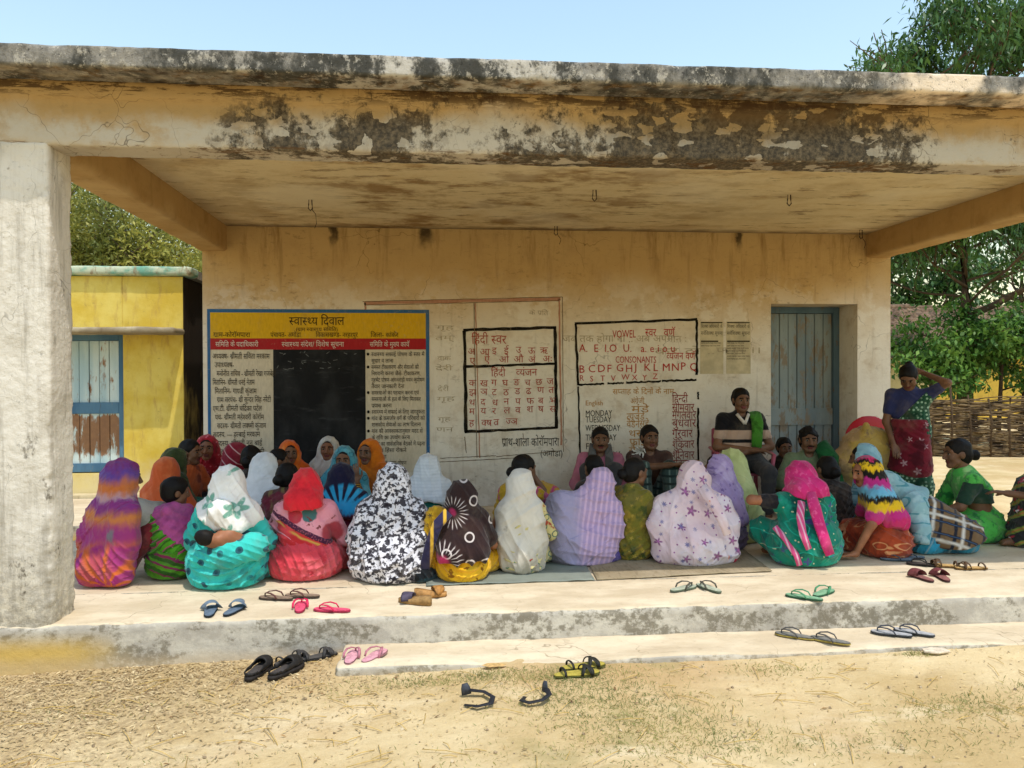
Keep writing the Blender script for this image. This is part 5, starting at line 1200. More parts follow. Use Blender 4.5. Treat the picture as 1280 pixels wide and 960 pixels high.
# off-white shroud
P = person('woman under long off-white veil that falls straight to the mat', .57, 5.46, 0)
j = sit(.70, .76, 4, 0, (-10, 3, 0), 'cross'); make_body(j, P, 0, fine=False)
skirt(j, P, cloth('cream_green_sari', 'c9bb84', Rg('3f7a68', 16, .2, .3), Bl('9a3a2c', 9, .60, .64), Bd((0, 0, 1), [(.14, 'c9bb84', .01)], .05)), e=-.005)
torso_cloth(j, P, cloth('cream_scroll_print', 'c4b77c', Rg('4a6a5c', 14, .22, .32), Bd((0, 0, -1), [(-.12, '2f7a6a', .02)], .08), Bl('a0402c', 8, .58, .62)), 'sari_drape', .012, 'R', legs=0)
cloak(j, P, cloth('off_white_veil', 'c9c2b4', Bl('aca494', 3.5, .45, .62), Bl('8f8778', 6, .62, .7), Bd((0, 0, 1), [(.5, 'cdc8be', .1)], .1)), .012, folds(('d', (.9, .3, .25), .085, .008), ('s', (.2, -.1, .1), .12, .008)), legs=False, arms=False, widen=-.045, facekw=dict(wd=.06), clip=lambda X, Y, Z: X - .155 - .02 * np.sin(Z * 9))

# bare-headed woman behind the shroud
P = person('bare-headed woman in mustard and pink sari, hand at her chin', .61, 6.0, -35)
j = sit(.74, .85, 5, 0, (-20, 4, 0), 'up', hands=dict(R=(.03, .17, .57)), elb=dict(R=(.16, .24, .36))); make_body(j, P, 2, fine='R', curl=dict(R=1.1), hand_n=dict(R=((0, -1, .2), (-.4, -.2, .6))))
skirt(j, P, cloth('mustard_sari', 'b08a20', St('b03a6a', (1, 0, .2), 6, .12, .05)), e=.012); torso_cloth(j, P, bpy.data.materials['mustard_sari'], arms='L'); blouse(j, P, cloth('pink_blouse', 'a8486e'), .6); hair(j, P, 'bun')

# lilac striped cloak, leaning
P = person('woman hunched under a lilac and pink striped shawl leaning right', 1.03, 5.70, -8)
j = sit(.665, 1.06, 16, 6, (-22, 14, 4), 'cross'); j.H = A_(.155, .13, .555); j.neck = A_(.10, .07, .46); j.shR = A_(.20, .08, .40); j.shL = A_(-.12, .0, .42)
make_body(j, P, 1, fine=False)
lil = cloth('lilac_stripes', 'a58fb2', St('c7a9c6', (.97, .1, -.18), 26, .42, .012, .25), Bd((-1, 0, 0), [(.02, '9a93b0', .06), (.16, '868296', .05)], .12), Bl('6d6a7c', 3, .62, .72), crease=.8)
cloak(j, P, lil, .02, folds(('s', (.22, .1, .62), .085, .010), ('d', (.25, .1, 1), .075, .007)), more=[(A_(-.15, -.02, .40), A_(-.12, -.04, .2), .12, .15)], widen=.0)
cloak(j, P, lil, .028, folds(('s', (.22, .1, .62), .085, .010), ('d', (.25, .1, 1), .075, .007)), more=[(A_(-.15, -.02, .40), A_(-.12, -.04, .2), .128, .158)], name='shawl_fold', clip=lambda X, Y, Z: -X * .5 + (Z - .24) * .9 + .012 * np.sin(X * 20))
v = vol_for(j); v.cone((.2, .0, .05), (.30, .12, .03), .06, .04, .04); v.disp(folds(('d', (.6, .3, .4), .04, .008))); floorclip(v); link('petticoat', v.mesh('petticoat'), cloth('violet_hem', '5a4a8c'), P)

# olive sari
P = person('slim bare-headed woman in olive gold sari turned to the right', 1.39, 5.80, -48)
j = sit(.725, .82, 8, 0, (-16, 8, 0), 'squat'); make_body(j, P, 2, fine='R')
ol = cloth('olive_gold_sari', '6a6422', Bl('8f7a2a', 10, .48, .6), Bl('3f4a1c', 7, .52, .64), Fl('a08a3a', 14, .2, 5), crease=.9)
skirt(j, P, ol, e=.014); torso_cloth(j, P, ol, e=.02, arms='L', f=folds(('s', (-.1, -.1, .55), .035, .010)), up=.9); blouse(j, P, cloth('olive_blouse', '5c5420'), .8); hair(j, P, 'bun', .006)

# floral white and pink
P = person('broad woman in white-pink veil printed with purple flowers', 1.84, 5.60, -3)
j = sit(.70, 1.08, 12, 2, (6, 14, -3), 'squat'); j.knL = A_(-.25, .24, .22); j.knR = A_(.25, .24, .22); make_body(j, P, 1, fine=False)
flo = cloth('purple_flower_print', 'd4b9bf', Bl('d9cdd4', 3, .42, .6), Fl('7f3f78', 6.2, .2, 5, inner='a868a0'), Fl('6a6a9a', 9, .14, 7, 3.3), Dt('8a4a86', 11, .07, .3, .8, 1.3), Bl('d88a70', 7, .68, .71), base2='dcc6cc', crease=.7)
cloak(j, P, flo, .022, folds(('r', (.06, .80), .19, .011), ('s', (.2, -.1, .5), .10, .008)), widen=.05)
cloak(j, P, flo, .030, folds(('r', (.06, .80), .19, .011), ('s', (.2, -.1, .5), .10, .008)), widen=.05, name='shawl_fold', clip=lambda X, Y, Z: X * .8 + (Z - .50) * .7 + .012 * np.sin(X * 24))
strip(P, flo, [(.02, -.09, .56), (.08, -.135, .47), (.13, -.19, .36), (.17, -.215, .24)], [.042, .04, .038, .03], .022)
v = vol_for(j); v.cone((.25, -.02, .04), (.33, .14, .03), .05, .04, .04); v.disp(folds(('d', (.6, .3, .4), .04, .006))); floorclip(v); link('petticoat', v.mesh('petticoat'), cloth('red_hem', 'a82a3c'), P)

# lilac veil behind her
P = person('woman with dark hair under a thin lilac lace veil facing left', 2.20, 6.0, 25)
j = sit(.715, .9, 6, 0, (20, 6, 0), 'cross'); make_body(j, P, 2, fine=False); hair(j, P, 'long', .006)
lv = cloth('lilac_lace', 'a08ab4', Fl('7a6296', 16, .2, 5), Bl('b8a4c6', 6, .5, .6)); veil(j, P, lv, .2, .016, 1.05, facekw=dict(wd=.085, ht=.12, dep=.07, low=.045)); skirt(j, P, cloth('grey_violet_skirt', '5f5268')); 

# pale green veil
P = person('brown-faced woman in pale lime green veil looking left', 2.48, 6.32, 78)
j = sit(.73, .88, 8, 0, (12, 6, 0), 'cross'); make_body(j, P, 0, fine=False)
pg = cloth('pale_lime', 'b9bf82', Bl('a3aa6c', 5, .45, .65)); veil(j, P, pg, .16, .018, 1.15, folds(('d', (.3, .9, .1), .06, .009))); skirt(j, P, pg); torso_cloth(j, P, pg, arms='LR')

# teal sari, hot pink veil
P = person('woman in teal printed sari with hot pink veil tails down her back', 2.62, 5.49, 6)
j = sit(.71, 1.22, 8, 0, (8, 6, 0), 'cross', hands=dict(L=(-.14, .30, .42)), elb=dict(L=(-.38, .09, .455))); j.knL = A_(-.21, .24, .20); j.knR = A_(.25, .22, .22); make_body(j, P, 0, fine='L')
te = cloth('teal_print', '0f7a64', Fl('4a3f86', 7.5, .24, 4), Bl('0a5a50', 7, .52, .62), Dt('c8c8a0', 13, .09, .4, 1), Rg('1fa08a', 6, .3, .34), Bl('24967c', 4, .56, .66), crease=.8)
skirt(j, P, te, e=.018, bulk=((.0, .01, .16), (.255, .20, .21)), f=folds(('s', (.1, -.1, .5), .06, .011))); torso_cloth(j, P, te, e=.026, arms='R', up=1.0, fore=.6, f=folds(('s', (.1, -.1, .5), .06, .009), ('d', (.8, .1, .5), .07, .007)))
blouse(j, P, cloth('black_blouse', '1c1a20'), .55, 'L', .012)
pk = cloth('hot_pink_veil', 'c22a6e', Bl('d8508a', 30, .56, .62), Bl('a81f5c', 5, .5, .66)); veil(j, P, pk, .49, .017, .7, clip=lambda X, Y, Z: np.abs(X) - .14)
strip(P, pk, [(.0, -.10, .52), (.02, -.145, .42), (.05, -.175, .30), (.085, -.205, .18), (.11, -.21, .10)], [.04, .045, .042, .04, .03], .02, upv) if False else strip(P, pk, [(-.03, -.10, .52), (-.03, -.155, .42), (-.01, -.185, .30), (.015, -.22, .18), (.035, -.235, .11)], [.04, .046, .042, .04, .034], .02)
strip(P, cloth('pink_striped_tail', 'c64a7c', St('d8a4b8', (1, 0, .2), 30, .35)), [(-.10, -.10, .46), (-.14, -.15, .36), (-.14, -.185, .25), (-.11, -.21, .15)], [.03, .03, .028, .022], .016)
strip(P, bpy.data.materials['pink_striped_tail'], [(-.27, -.04, .28), (-.22, -.10, .2), (-.17, -.15, .1), (-.15, -.16, .03)], .022, .012, 'sari_border')

P = person('dark-haired woman mostly hidden behind the hot pink veil', 3.10, 6.05, 10)
j = sit(.69, .85, 5, 0, (0, 4, 0), 'cross'); make_body(j, P, 2, fine=False); hair(j, P, 'bun'); torso_cloth(j, P, M_dark, arms='LR'); skirt(j, P, M_dark)

# rainbow veil, arm on the floor
P = person('woman in rainbow tie-dye veil propping her arm on the floor', 3.34, 5.66, 74)
j = sit(.72, .88, 14, 0, (22, 10, 0), 'side', hands=dict(L=(-.20, .28, .045)), elb=dict(L=(-.21, .17, .27))); make_body(j, P, 0, fine='L', curl=dict(L=.1), hand_n=dict(L=((0, 0, 1), (-.2, 1, -.12))))
rb = cloth('rainbow_tie_dye', 'b8245f', Bd((0, 0, 1), [(.30, 'b82a78', .02), (.36, 'd8b01c', .012), (.415, '17130f', .012), (.455, '6aaecb', .012), (.52, 'b02a7a', .02), (.585, '17130f', .01), (.64, 'd8b01c', .012), (.68, '17130f', .01), (.715, 'c02a62', .012)], .10, 9, jag=.08), crease=.8)
veil(j, P, rb, .24, .017, 1.1, back=.03, facekw=dict(wd=.074, ht=.105, dep=.095)); skirt(j, P, cloth('rust_print', '9a3f22', Rg('c98a5c', 10, .2, .28), Bl('7a2a16', 6, .5, .62)), e=.022); torso_cloth(j, P, bpy.data.materials['rust_print'], e=.010); blouse(j, P, cloth('teal_blouse', '2a7a8a'), .5)

# blue veil behind her
P = person('woman with black hair under light blue printed veil facing left', 3.60, 6.33, 50)
j = sit(.75, .85, 6, 0, (10, 6, 0), 'cross'); make_body(j, P, 2, fine=False); hair(j, P, 'long')
bv = cloth('light_blue_veil', '7fa6b4', Rg('4a7f92', 12, .18, .3), Bl('93b8c2', 5, .5, .6)); veil(j, P, bv, .12, .02, 1.1, facekw=dict(wd=.08, ht=.115, dep=.075, low=.03)); skirt(j, P, bv)

# bending woman, plaid shawl
P = person('woman bent far forward under pale blue veil and brown plaid shawl', 3.98, 5.80, 76)
j = sit(.575, 1.05, 44, 0, (8, 45, 0), 'cross', hands=dict(L=(-.2, .5, .06), R=(.2, .5, .06))); j.chest = A_(0, .20, .28); j.neck = A_(0, .40, .385); j.H = A_(0, .53, .49); j.shL = A_(-.15, .37, .35); j.shR = A_(.15, .37, .35); j.knL = A_(-.17, .3, .08); j.knR = A_(.2, .3, .08)
make_body(j, P, 1, fine=False)
skirt(j, P, cloth('blue_sari', '2e8aa6', Bl('1f5f7c', 5, .5, .62), St('7a98a0', (.3, 1, .5), 6, .08), crease=.9), e=.035, f=folds(('d', (.3, .8, .5), .05, .012)))
pl = cloth('brown_plaid', '6b543a', St('20222c', (0, 1, .3), 9, .22, .01), St('20222c', (.6, -.3, 1), 9, .22, .01), St('cfc9be', (0, 1, .3), 4.5, .10, .01), St('cfc9be', (.6, -.3, 1), 4.5, .10, .01), St('3a5a80', (.6, -.3, 1), 9, .05, .01), crease=.7)
v = vol_for(j); v.cone(j.pel + A_(-.11, .0, .03), j.chest + A_(-.06, .05, .0), .15, .135, .08); v.cone(j.pel + A_(.11, 0, .03), j.chest + A_(.06, .05, 0), .15, .135, .08); v.cone(j.pel + A_(-.19, .10, -.01), j.chest + A_(-.16, .06, -.12), .10, .10, .08)
v.disp(folds(('d', (.4, .5, .6), .08, .008))); v.clip(lambda X, Y, Z: np.maximum(.05 + .3 * np.maximum(0, .05 - Y) - Z, -.13 + .0 * X - Y)); link('plaid_shawl', v.mesh('plaid_shawl'), pl, P)
bt = cloth('pale_blue_lace', '84aab0', Rg('4f8a94', 9, .26, .36), Bl('9cbcc0', 8, .5, .62), Bd((0, -1, 0), [(-.2, '7fa4ac', .03)], .05))
v = vol_for(j); g_veilhead(v, j, .02); v.cone(j.neck, j.chest + A_(0, .05, .05), .12, .15, .06); v.cone(j.shL, j.shR, .09, None, .06)
for n, q in (('L', -1), ('R', 1)): v.cone(j.__dict__['sh' + n], A_(q * .26, .34, .13), .085, .07, .06)
v.cone(A_(-.2, .2, .26), A_(-.25, .22, .12), .06, .04, .05)
v.disp(folds(('s', (.2, .5, .5), .10, .006), ('d', (.8, .3, .3), .09, .005))); cut_face(v, j, dep=.13); v.clip(lambda X, Y, Z: np.maximum(.33 - .2 * Z - Y + .015 * np.sin(X * 30), .09 - Z)); link('head_veil', v.mesh('head_veil'), bt, P)

# green woman on the right
P = person('bare-headed woman with bright green drape over dark blouse, in profile', 4.40, 6.12, 78)
j = sit(.815, .9, 14, 0, (6, 6, 0), 'cross', hands=dict(L=(-.14, .46, .20), R=(.12, .40, .22)), elb=dict(L=(-.20, .24, .30))); make_body(j, P, 2, fine='L')
gr = cloth('leaf_green_drape', '4fae4a', Bl('2f7a3a', 14, .5, .6), Bl('9ad080', 7, .55, .66)); blouse(j, P, cloth('dark_green_blouse', '1f3a2c'), .8, e=.012)
torso_cloth(j, P, gr, 'shoulder_drape', .026, 'R', folds(('s', (.1, 0, .6), .045, .010)), lambda X, Y, Z: np.maximum(.30 - .9 * np.maximum(X, -.2) - Z, Z - 2)); skirt(j, P, gr, e=.016); hair(j, P, 'bun')
P = person('person at the right edge resting an arm, wearing a dark patterned skirt', 4.93, 5.72, 62)
j = sit(.80, .9, 10, 0, (0, 4, 0), 'up', hands=dict(L=(-.16, .50, .42)), elb=dict(L=(-.20, .25, .40))); make_body(j, P, 2, fine='L'); hair(j, P, 'bun')
skirt(j, P, cloth('dark_flower_skirt', '2a2a2a', Fl('a82a3c', 6, .3, 5, inner='d8c8c8'), St('7a8a3c', (.3, .4, 1), 9, .3, .06), St('a8703a', (.3, .4, 1), 9, .1, .06)), 'skirt', .02); torso_cloth(j, P, bpy.data.materials['olive_gold_sari'], 'shoulder_drape', .02, 'R'); blouse(j, P, M_maroon, .6)

FINE[0] = False
# ---------------------------------------------------------------- middle and back rows
def simple(label, x, y, rz, h, hd, skin, vm, bm_=None, kind='veil', legs='cross', drop=.15, hairk='bun', veilkw={}, wd=.86, lean=5, **kw):
    P = person(label, x, y, rz); j = sit(h, wd, lean, 0, hd, legs, **kw.get('sit', {})); make_body(j, P, skin, fine=kw.get('fine', False), headh=.0062, **kw.get('body', {}))
    bm_ = bm_ or vm; skirt(j, P, bm_); 
    if kind == 'veil': torso_cloth(j, P, bm_, e=.012, arms='LR'); veil(j, P, vm, drop, .015, 1.05, **veilkw)
    else: torso_cloth(j, P, vm, e=.016, arms='L', up=.6); blouse(j, P, bm_, .75)
    if kind == 'veil' and hairk: hair(j, P, 'long', .004)
    if kind != 'veil': hair(j, P, hairk)
    return P, j
VK = dict(facekw=dict(wd=.07, ht=.10, dep=.10, low=0))
simple('woman in plain orange veil seen from behind near the yellow house', -2.17, 6.55, -12, .70, (-10, 0, 0), 1, cloth('orange_veil', 'b8532a', Bl('c96a3c', 5, .5, .65)), veilkw=dict(f=folds(('d', (.9, .2, .15), .06, .009))))
simple('bare-headed dark woman in orange and teal sari looking right', -2.30, 7.5, -115, .775, (10, 2, 0), 2, cloth('orange_gold_sari', 'c05f32', Bl('8a3a22', 8, .55, .65)), cloth('teal_green_blouse', '2a8078', Bl('3a9a6a', 8, .5, .6)), 'sari')
simple('woman in dark olive green head veil behind the orange veil', -2.29, 7.05, -50, .73, (-15, 2, 0), 2, cloth('dark_olive_veil', '2f3a1c', Bl('465228', 14, .5, .6)))
simple('woman in red patterned veil facing us at the notice corner', -2.18, 7.85, -172, .79, (0, 4, 0), 1, cloth('red_print_veil', '9c1f2c', Dt('c8606a', 22, .2), Bl('7a1622', 6, .5, .62)), M_dark, veilkw=VK)
simple('woman in dark red veil with thin white stripes facing right', -1.87, 7.4, -85, .745, (-5, 6, 0), 2, cloth('dark_red_stripe', '7c1a2a', St('c8a0a0', (.2, .6, .8), 14, .1, .01)), cloth('green_check', '2f6a4c', Bl('c8c0b0', 9, .56, .62)))
simple('bare-headed person with black hair between red veil and white veil', -1.60, 7.0, 5, .75, (-10, 4, 0), 2, M_dark, M_dark, 'sari')
simple('woman in smooth white veil behind the aqua sari woman', -1.42, 6.55, -30, .725, (-18, 6, 0), 1, cloth('bright_white_veil', 'd8dadd', Bl('bfc5cc', 3, .45, .66)), cloth('grey_maroon_sari', '6a3a44'), veilkw=dict(f=folds(('s', (0, .1, .72), .05, .008)), wide=1.1) if False else dict(f=folds(('s', (0, .1, .72), .05, .008))))
simple('woman in orange veil with dark face against the blackboard', -1.40, 7.65, -160, .745, (0, 4, 0), 2, cloth('deep_orange_veil', 'cc5c1c', Bl('e0782c', 7, .5, .65)), cloth('dusty_pink_sari', 'a05a70', Bl('7a3a50', 9, .5, .6)), veilkw=VK)
simple('dark-faced child in pink cloth before the orange-veiled woman', -1.46, 7.25, -40, .695, (-40, 2, 0), 2, cloth('pink_dots_cloth', 'b8607c', Dt('d89aa8', 30, .2)), None, 'sari', hairk='short', wd=.7)
simple('bare-headed woman in brown and maroon striped wrap behind red veil', -1.15, 6.1, -15, .69, (-12, 4, 0), 2, cloth('brown_stripe_wrap', '4a2c26', St('7a6a40', (.9, .1, .3), 10, .25, .04), Bl('6a1f30', 5, .5, .6)), None, 'sari')
simple('woman in white veil facing us in front of the blackboard', -1.04, 7.88, 172, .76, (6, 2, 0), 1, cloth('soft_white_veil', 'c9c4bc', Bl('a8a49c', 5, .45, .65)), M_dark, veilkw=VK)
P, j = simple('woman in teal print veil and bangles with raised hand', -.80, 7.02, 178, .74, (0, 6, 0), 2, cloth('teal_print_veil', '3f8494', Rg('2a5f70', 14, .2, .3), Bl('5fa0ac', 8, .5, .6)), cloth('dark_teal_sari', '24444c'), veilkw=VK, fine='L', sit=dict(hands=dict(L=(-.13, .26, .47)), elb=dict(L=(-.2, .16, .26))), body=dict(hand_n=dict(L=((0, 1, 0), (.1, .1, 1))), curl=dict(L=.5)))
m = MB()
for k in range(3): c = A_(*j.haL) + A_(0, 0, -.02 - .016 * k); m.tube([tuple(c + A_(.034 * math.cos(t), .034 * math.sin(t), 0)) for t in np.linspace(0, 6.28, 14)], .004, 6)
m.build('bangles', plain('brass_bangle', 'c9a24a', .3, .1, 20, .8), P)
simple('woman in navy and turquoise tie-dye veil with maroon wrap', -.74, 6.12, -6, .68, (-8, 4, 0), 1, cloth('navy_turquoise_tie_dye', '1a1830', Spike('2fa0cc', (.03, .34), 2.8, .0, .22, .55), Bd((0, 0, -1), [(-.42, '2a94c4', .02), (-.34, '4a1a2a', .02)], .08, 8, jag=.08)), cloth('maroon_wrap', '6a1c34', Bl('8a2a40', 6, .5, .62)), drop=.28, wd=1.0)
simple('woman in amber orange veil looking left beside the notice text', -.58, 7.42, 140, .765, (14, 4, 0), 2, cloth('amber_veil', 'c46a14', Bl('a85410', 6, .5, .64)), None, veilkw=VK)
simple('bare-headed person with dark hair in front of the pink-shirted man', 1.29, 6.45, 10, .685, (0, 2, 0), 2, M_dark, M_dark, 'sari', hairk='short', wd=.75)

# men by the wall
def man(label, x, y, rz, h, hd, skin, shirt, lower, legs='up', scarf=None, moust=True, z=0, hk='short', wd=1.0, sleeve=.62, fine='LR', sitkw={}, bodykw={}, lean=-2):
    P = person(label, x, y, rz, z); j = sit(h, wd, lean, 0, hd, legs, **sitkw); make_body(j, P, skin, fine=fine, moust=moust, headh=.0062, **bodykw); hair(j, P, hk, .009)
    v = vol_for(j); g_torso(v, j, .014, .06); g_arms(v, j, .012, *( (sleeve, 0) if sleeve <= 1 else (1, sleeve - 1))); zc = j.pel[2] - .02
    v.disp(folds(('d', (.5, .4, 1), .06, .006))); v.ell(j.neck + A_(0, .06, .03), (.05, .06, .05), None, .01, cut=True); v.clip(lambda X, Y, Z: zc - Z + 0 * X); link('shirt', v.mesh('shirt'), shirt, P)
    v = vol_for(j, .3); s = j.s
    for n in 'LR':
        g = lambda q: j.__dict__[q + n]; v.cone(g('hip'), g('kn'), .098 * s, .07 * s, .04); v.cone(g('kn'), g('kn') + (g('an') - g('kn')) * .85, .07 * s, .055 * s, .03)
    v.ell(j.pel, A_(.17, .14, .12) * s, None, .06); v.disp(folds(('d', (.3, .5, .6), .06, .006)))
    if legs != 'chair': floorclip(v)
    link('trousers' if lower is not M_lungi else 'lungi', v.mesh('x'), lower, P); return P, j
M_lungi = cloth('checked_lungi', '3a4a44', St('6a7a70', (1, 0, 0), 14, .2), St('22302c', (0, 0, 1), 14, .3)); M_trou = cloth('grey_trousers', '3c3a3a')
P, j = man('moustached man in pink shirt with grey scarf under the weekday chart', 1.60, 7.8, 170, .83, (4, 4, 0), 2, cloth('pink_shirt', 'a86478', Bl('94546a', 6, .5, .62)), M_trou, sleeve=1.8)
for q in (-1, 1): strip(P, cloth('grey_scarf', '5c5a58', Bl('4a4846', 8, .5, .6)), [(q * .03, -.06, .64), (q * .075, .0, .645), (q * .085, .10, .56), (q * .08, .12, .42), (q * .07, .13, .30)], .04, .014, 'scarf')
P, j = man('dark man in brown shirt resting arms on his raised knees', 2.10, 7.8, 176, .845, (8, 2, 0), 2, cloth('brown_shirt', '3f2a24', Bl('52362c', 7, .5, .6)), M_lungi, scarf=None, moust=False, sitkw=dict(hands=dict(L=(-.26, .40, .50), R=(-.10, .42, .50)), elb=dict(L=(-.14, .22, .40), R=(.16, .30, .46))))
m = MB(); 
for a in np.linspace(0, 5.5, 7): m.tube([(.10, .03, .60), (.12 + .05 * math.cos(a), .07 + .02 * math.sin(a), .60 + .05 * math.sin(a)), (.13 + .07 * math.cos(a + .4), .09, .59 + .06 * math.sin(a + .5))], [.014, .01, .005], 6)
m.build('white_knotted_cloth', cloth('white_knot', 'c8c4bc'), P)
# polo man on a plastic chair
P, j = man('man in striped polo shirt with green scarf sitting on a pink chair', 3.03, 7.78, 176, .815, (4, 6, 0), 2, cloth('striped_polo', 'b89a86', Bd((0, 0, 1), [(.28, '17161a', .004), (.315, 'b89a86', .004), (.405, '17161a', .004)], .0)), M_trou, 'chair', moust=False, z=.395, wd=1.12, sitkw=dict(hands=dict(L=(.06, .235, .19), R=(-.06, .25, .22)), elb=dict(L=(-.27, .08, .24), R=(.27, .08, .24))))
for pts in ([(.02, .10, .60), (.05, .135, .50)], ): pass
m = MB(); m.tube([(-.06, .055, .565), (0, .125, .47)], .016, 6, .5, (0, 1, 0)); m.tube([(.06, .055, .565), (0, .125, .47)], .016, 6, .5, (0, 1, 0)); m.build('collar', cloth('white_collar', 'c8c0b4'), P)
strip(P, cloth('green_scarf', '3f7a24', Bl('2f6018', 8, .5, .6)), [(-.13, -.12, .36), (-.13, -.06, .52), (-.13, .03, .575), (-.13, .105, .48), (-.12, .13, .36), (-.10, .17, .24)], [.05, .06, .06, .06, .055, .05], .016, 'scarf', (0, .6, .5))
ch = thing('plastic_chair', 'pink plastic chair under the man in striped polo', 'chair', (3.03, 7.80, 0), R(176)); Mp = plain('pink_plastic', 'b0586a', .4, .1, 8)
b = MB(); b.box((-.24, -.20, .36), (.24, .26, .385)); b.build('seat', Mp, ch, bevel=.01)
b = MB(); b.box((-.23, -.24, .40), (.23, -.215, .80)); b.build('backrest', Mp, ch, bevel=.01)
for sx in (-.22, .22):
    for sy in (-.2, .22): b = MB(); b.tube([(sx * 1.08, sy * 1.1, 0), (sx, sy, .37)], [.018, .022], 8); b.build('leg', Mp, ch)
    b = MB(); b.tube([(sx * 1.12, -.22, .60), (sx * 1.22, .0, .59), (sx * 1.2, .22, .56), (sx * 1.05, .24, .38)], .022, 8, .6); b.build('armrest', Mp, ch)
# man before the door
P, j = man('young man in grey-green shirt with green cloth sitting before the door', 3.60, 7.5, 168, .83, (0, 6, 0), 2, cloth('grey_green_shirt', '6d7a5c', Bl('5c684c', 6, .5, .62)), M_trou, hk='curly', sleeve=1.85, moust=True, sitkw=dict(hands=dict(R=(.18, .34, .26), L=(-.2, .3, .2))))
strip(P, cloth('dark_green_cloth', '17552c', Bl('0f4020', 6, .5, .6)), [(-.06, -.10, .55), (-.12, .0, .66), (-.16, .12, .55), (-.17, .17, .38), (-.18, .2, .2)], [.07, .085, .10, .11, .12], .03, 'green_cloth', (0, .6, .4))
simple('child half hidden behind the young man before the door', 3.53, 7.95, 175, .70, (0, 4, 0), 2, M_dark, M_dark, 'sari', hairk='short', wd=.7)

# standing woman at the right
P = person('standing woman in green and maroon sari with hand raised behind her head', 4.42, 7.15, 150)
P['group'] = 'people standing on the verandah'
j = J(); j.s = .92; j.w = .95; j.hs = .95; j.legs = 'stand'; j.R = rotm(-10, 40, 0)
j.pel = A_(0, 0, .80); j.chest = A_(0, -.02, 1.03); j.neck = A_(0, .0, 1.20); j.H = A_(.01, .065, 1.32)
for n, q in (('L', -1), ('R', 1)):
    for k, vv in dict(sh=(q * .15, 0, 1.155), hip=(q * .085, 0, .77), kn=(q * .085, .03, .42), an=(q * .08, -.01, .07), to=(q * .09, .13, .025)).items(): j.__dict__[k + n] = A_(*vv)
j.elR = A_(.20, .04, .90); j.haR = A_(.14, .17, .70); j.elL = A_(-.31, .08, 1.27); j.haL = A_(-.10, -.05, 1.37)
make_body(j, P, 2, fine='LR', headh=.0062, hand_n=dict(L=((0, .6, .4), (.9, .1, .1))), curl=dict(L=.4)); hair(j, P, 'topbun')
v = vol_for(j); g_torso(v, j, .01, .05); g_arms(v, j, .012, .6); v.clip(lambda X, Y, Z: .93 - Z + 0 * X); link('blouse', v.mesh('blouse'), M_navy, P)
gp = cloth('green_leaf_print', '1d4a34', Dt('8fae94', 26, .3, .3, .6), Bl('143626', 6, .5, .62))
v = vol_for(j); g_torso(v, j, .022, .06); v.cone(j.pel + A_(-.05, .0, 0), (-.07, .03, .3), .11, .125, .06); v.cone(j.pel + A_(.05, 0, 0), (.07, .03, .3), .11, .125, .06); v.cone((-.07, .03, .3), (-.07, .03, .06), .125, .12, .05); v.cone((.07, .03, .3), (.07, .03, .06), .125, .12, .05)
v.disp(folds(('d', (.9, .5, .1), .05, .010))); v.clip(lambda X, Y, Z: np.maximum(.05 - Z, np.where(Z > .9, (Z - 1.0) * .9 + X - .03, -1))); link('sari', v.mesh('sari'), gp, P)
v = vol_for(j); v.cone(j.pel + A_(-.05, .01, .1), (-.06, .04, .48), .112, .14, .06); v.cone(j.pel + A_(.05, .01, .1), (.06, .04, .48), .112, .14, .06); v.disp(folds(('s', (-.2, .1, 1.0), .06, .010))); v.clip(lambda X, Y, Z: np.maximum(.40 + .35 * X - Z, Z - .93)); link('waist_wrap', v.mesh('waist_wrap'), cloth('maroon_flower_wrap', '6c1626', Fl('b8949a', 7, .24, 5), Bl('4f0f1c', 6, .5, .6)), P)
# sack bundle and red plastic chair back behind the group
sk = Vol((3.5, 7.0, -.02), (4.7, 7.9, 1.0), .016)
sk.ell((4.17, 7.4, .60), (.27, .26, .24), rotm(0, 0, 12), .06); sk.ell((4.0, 7.38, .45), (.22, .22, .22), None, .06); sk.ell((4.25, 7.42, .25), (.26, .26, .28), None, .08); sk.cone((4.08, 7.3, .80), (4.05, 7.25, .87), .05, .03, .05)
sk.disp(folds(('s', (4.05, 7.25, .85), .10, .014), ('d', (.6, .2, .6), .13, .012))); sk.clip(lambda X, Y, Z: .002 - Z + 0 * X)
o = thing('cloth_bundle', 'beige cloth bundle piled before the wall beside the door', 'bundle', (4.15, 7.4, 0)); inv(link('bundle_cloth', sk.mesh('bundle_cloth'), cloth('beige_sackcloth', 'a88a60', Bl('b89a50', 3, .5, .6), Bl('8a7050', 9, .55, .65), crease=.9)), o)
ch = thing('plastic_chair', 'round red plastic chair back rising behind the cloth bundle', 'chair', (4.40, 7.85, 0), R(180)); Mr = plain('red_plastic', 'b01824', .35, .1, 8)
v = Vol((-.33, -.2, .3), (.33, .32, .98), .014); v.ell((0, .02, .66), (.27, .035, .27), None, 0); v.box((-.23, 0, .40), (.23, .30, .43), .012, .03); link('shell', v.mesh('shell'), Mr, ch)
for sx in (-.2, .2):
    for sy in (.02, .26): b = MB(); b.tube([(sx * 1.1, sy, 0), (sx, sy, .41)], .018, 8); b.build('leg', Mr, ch)
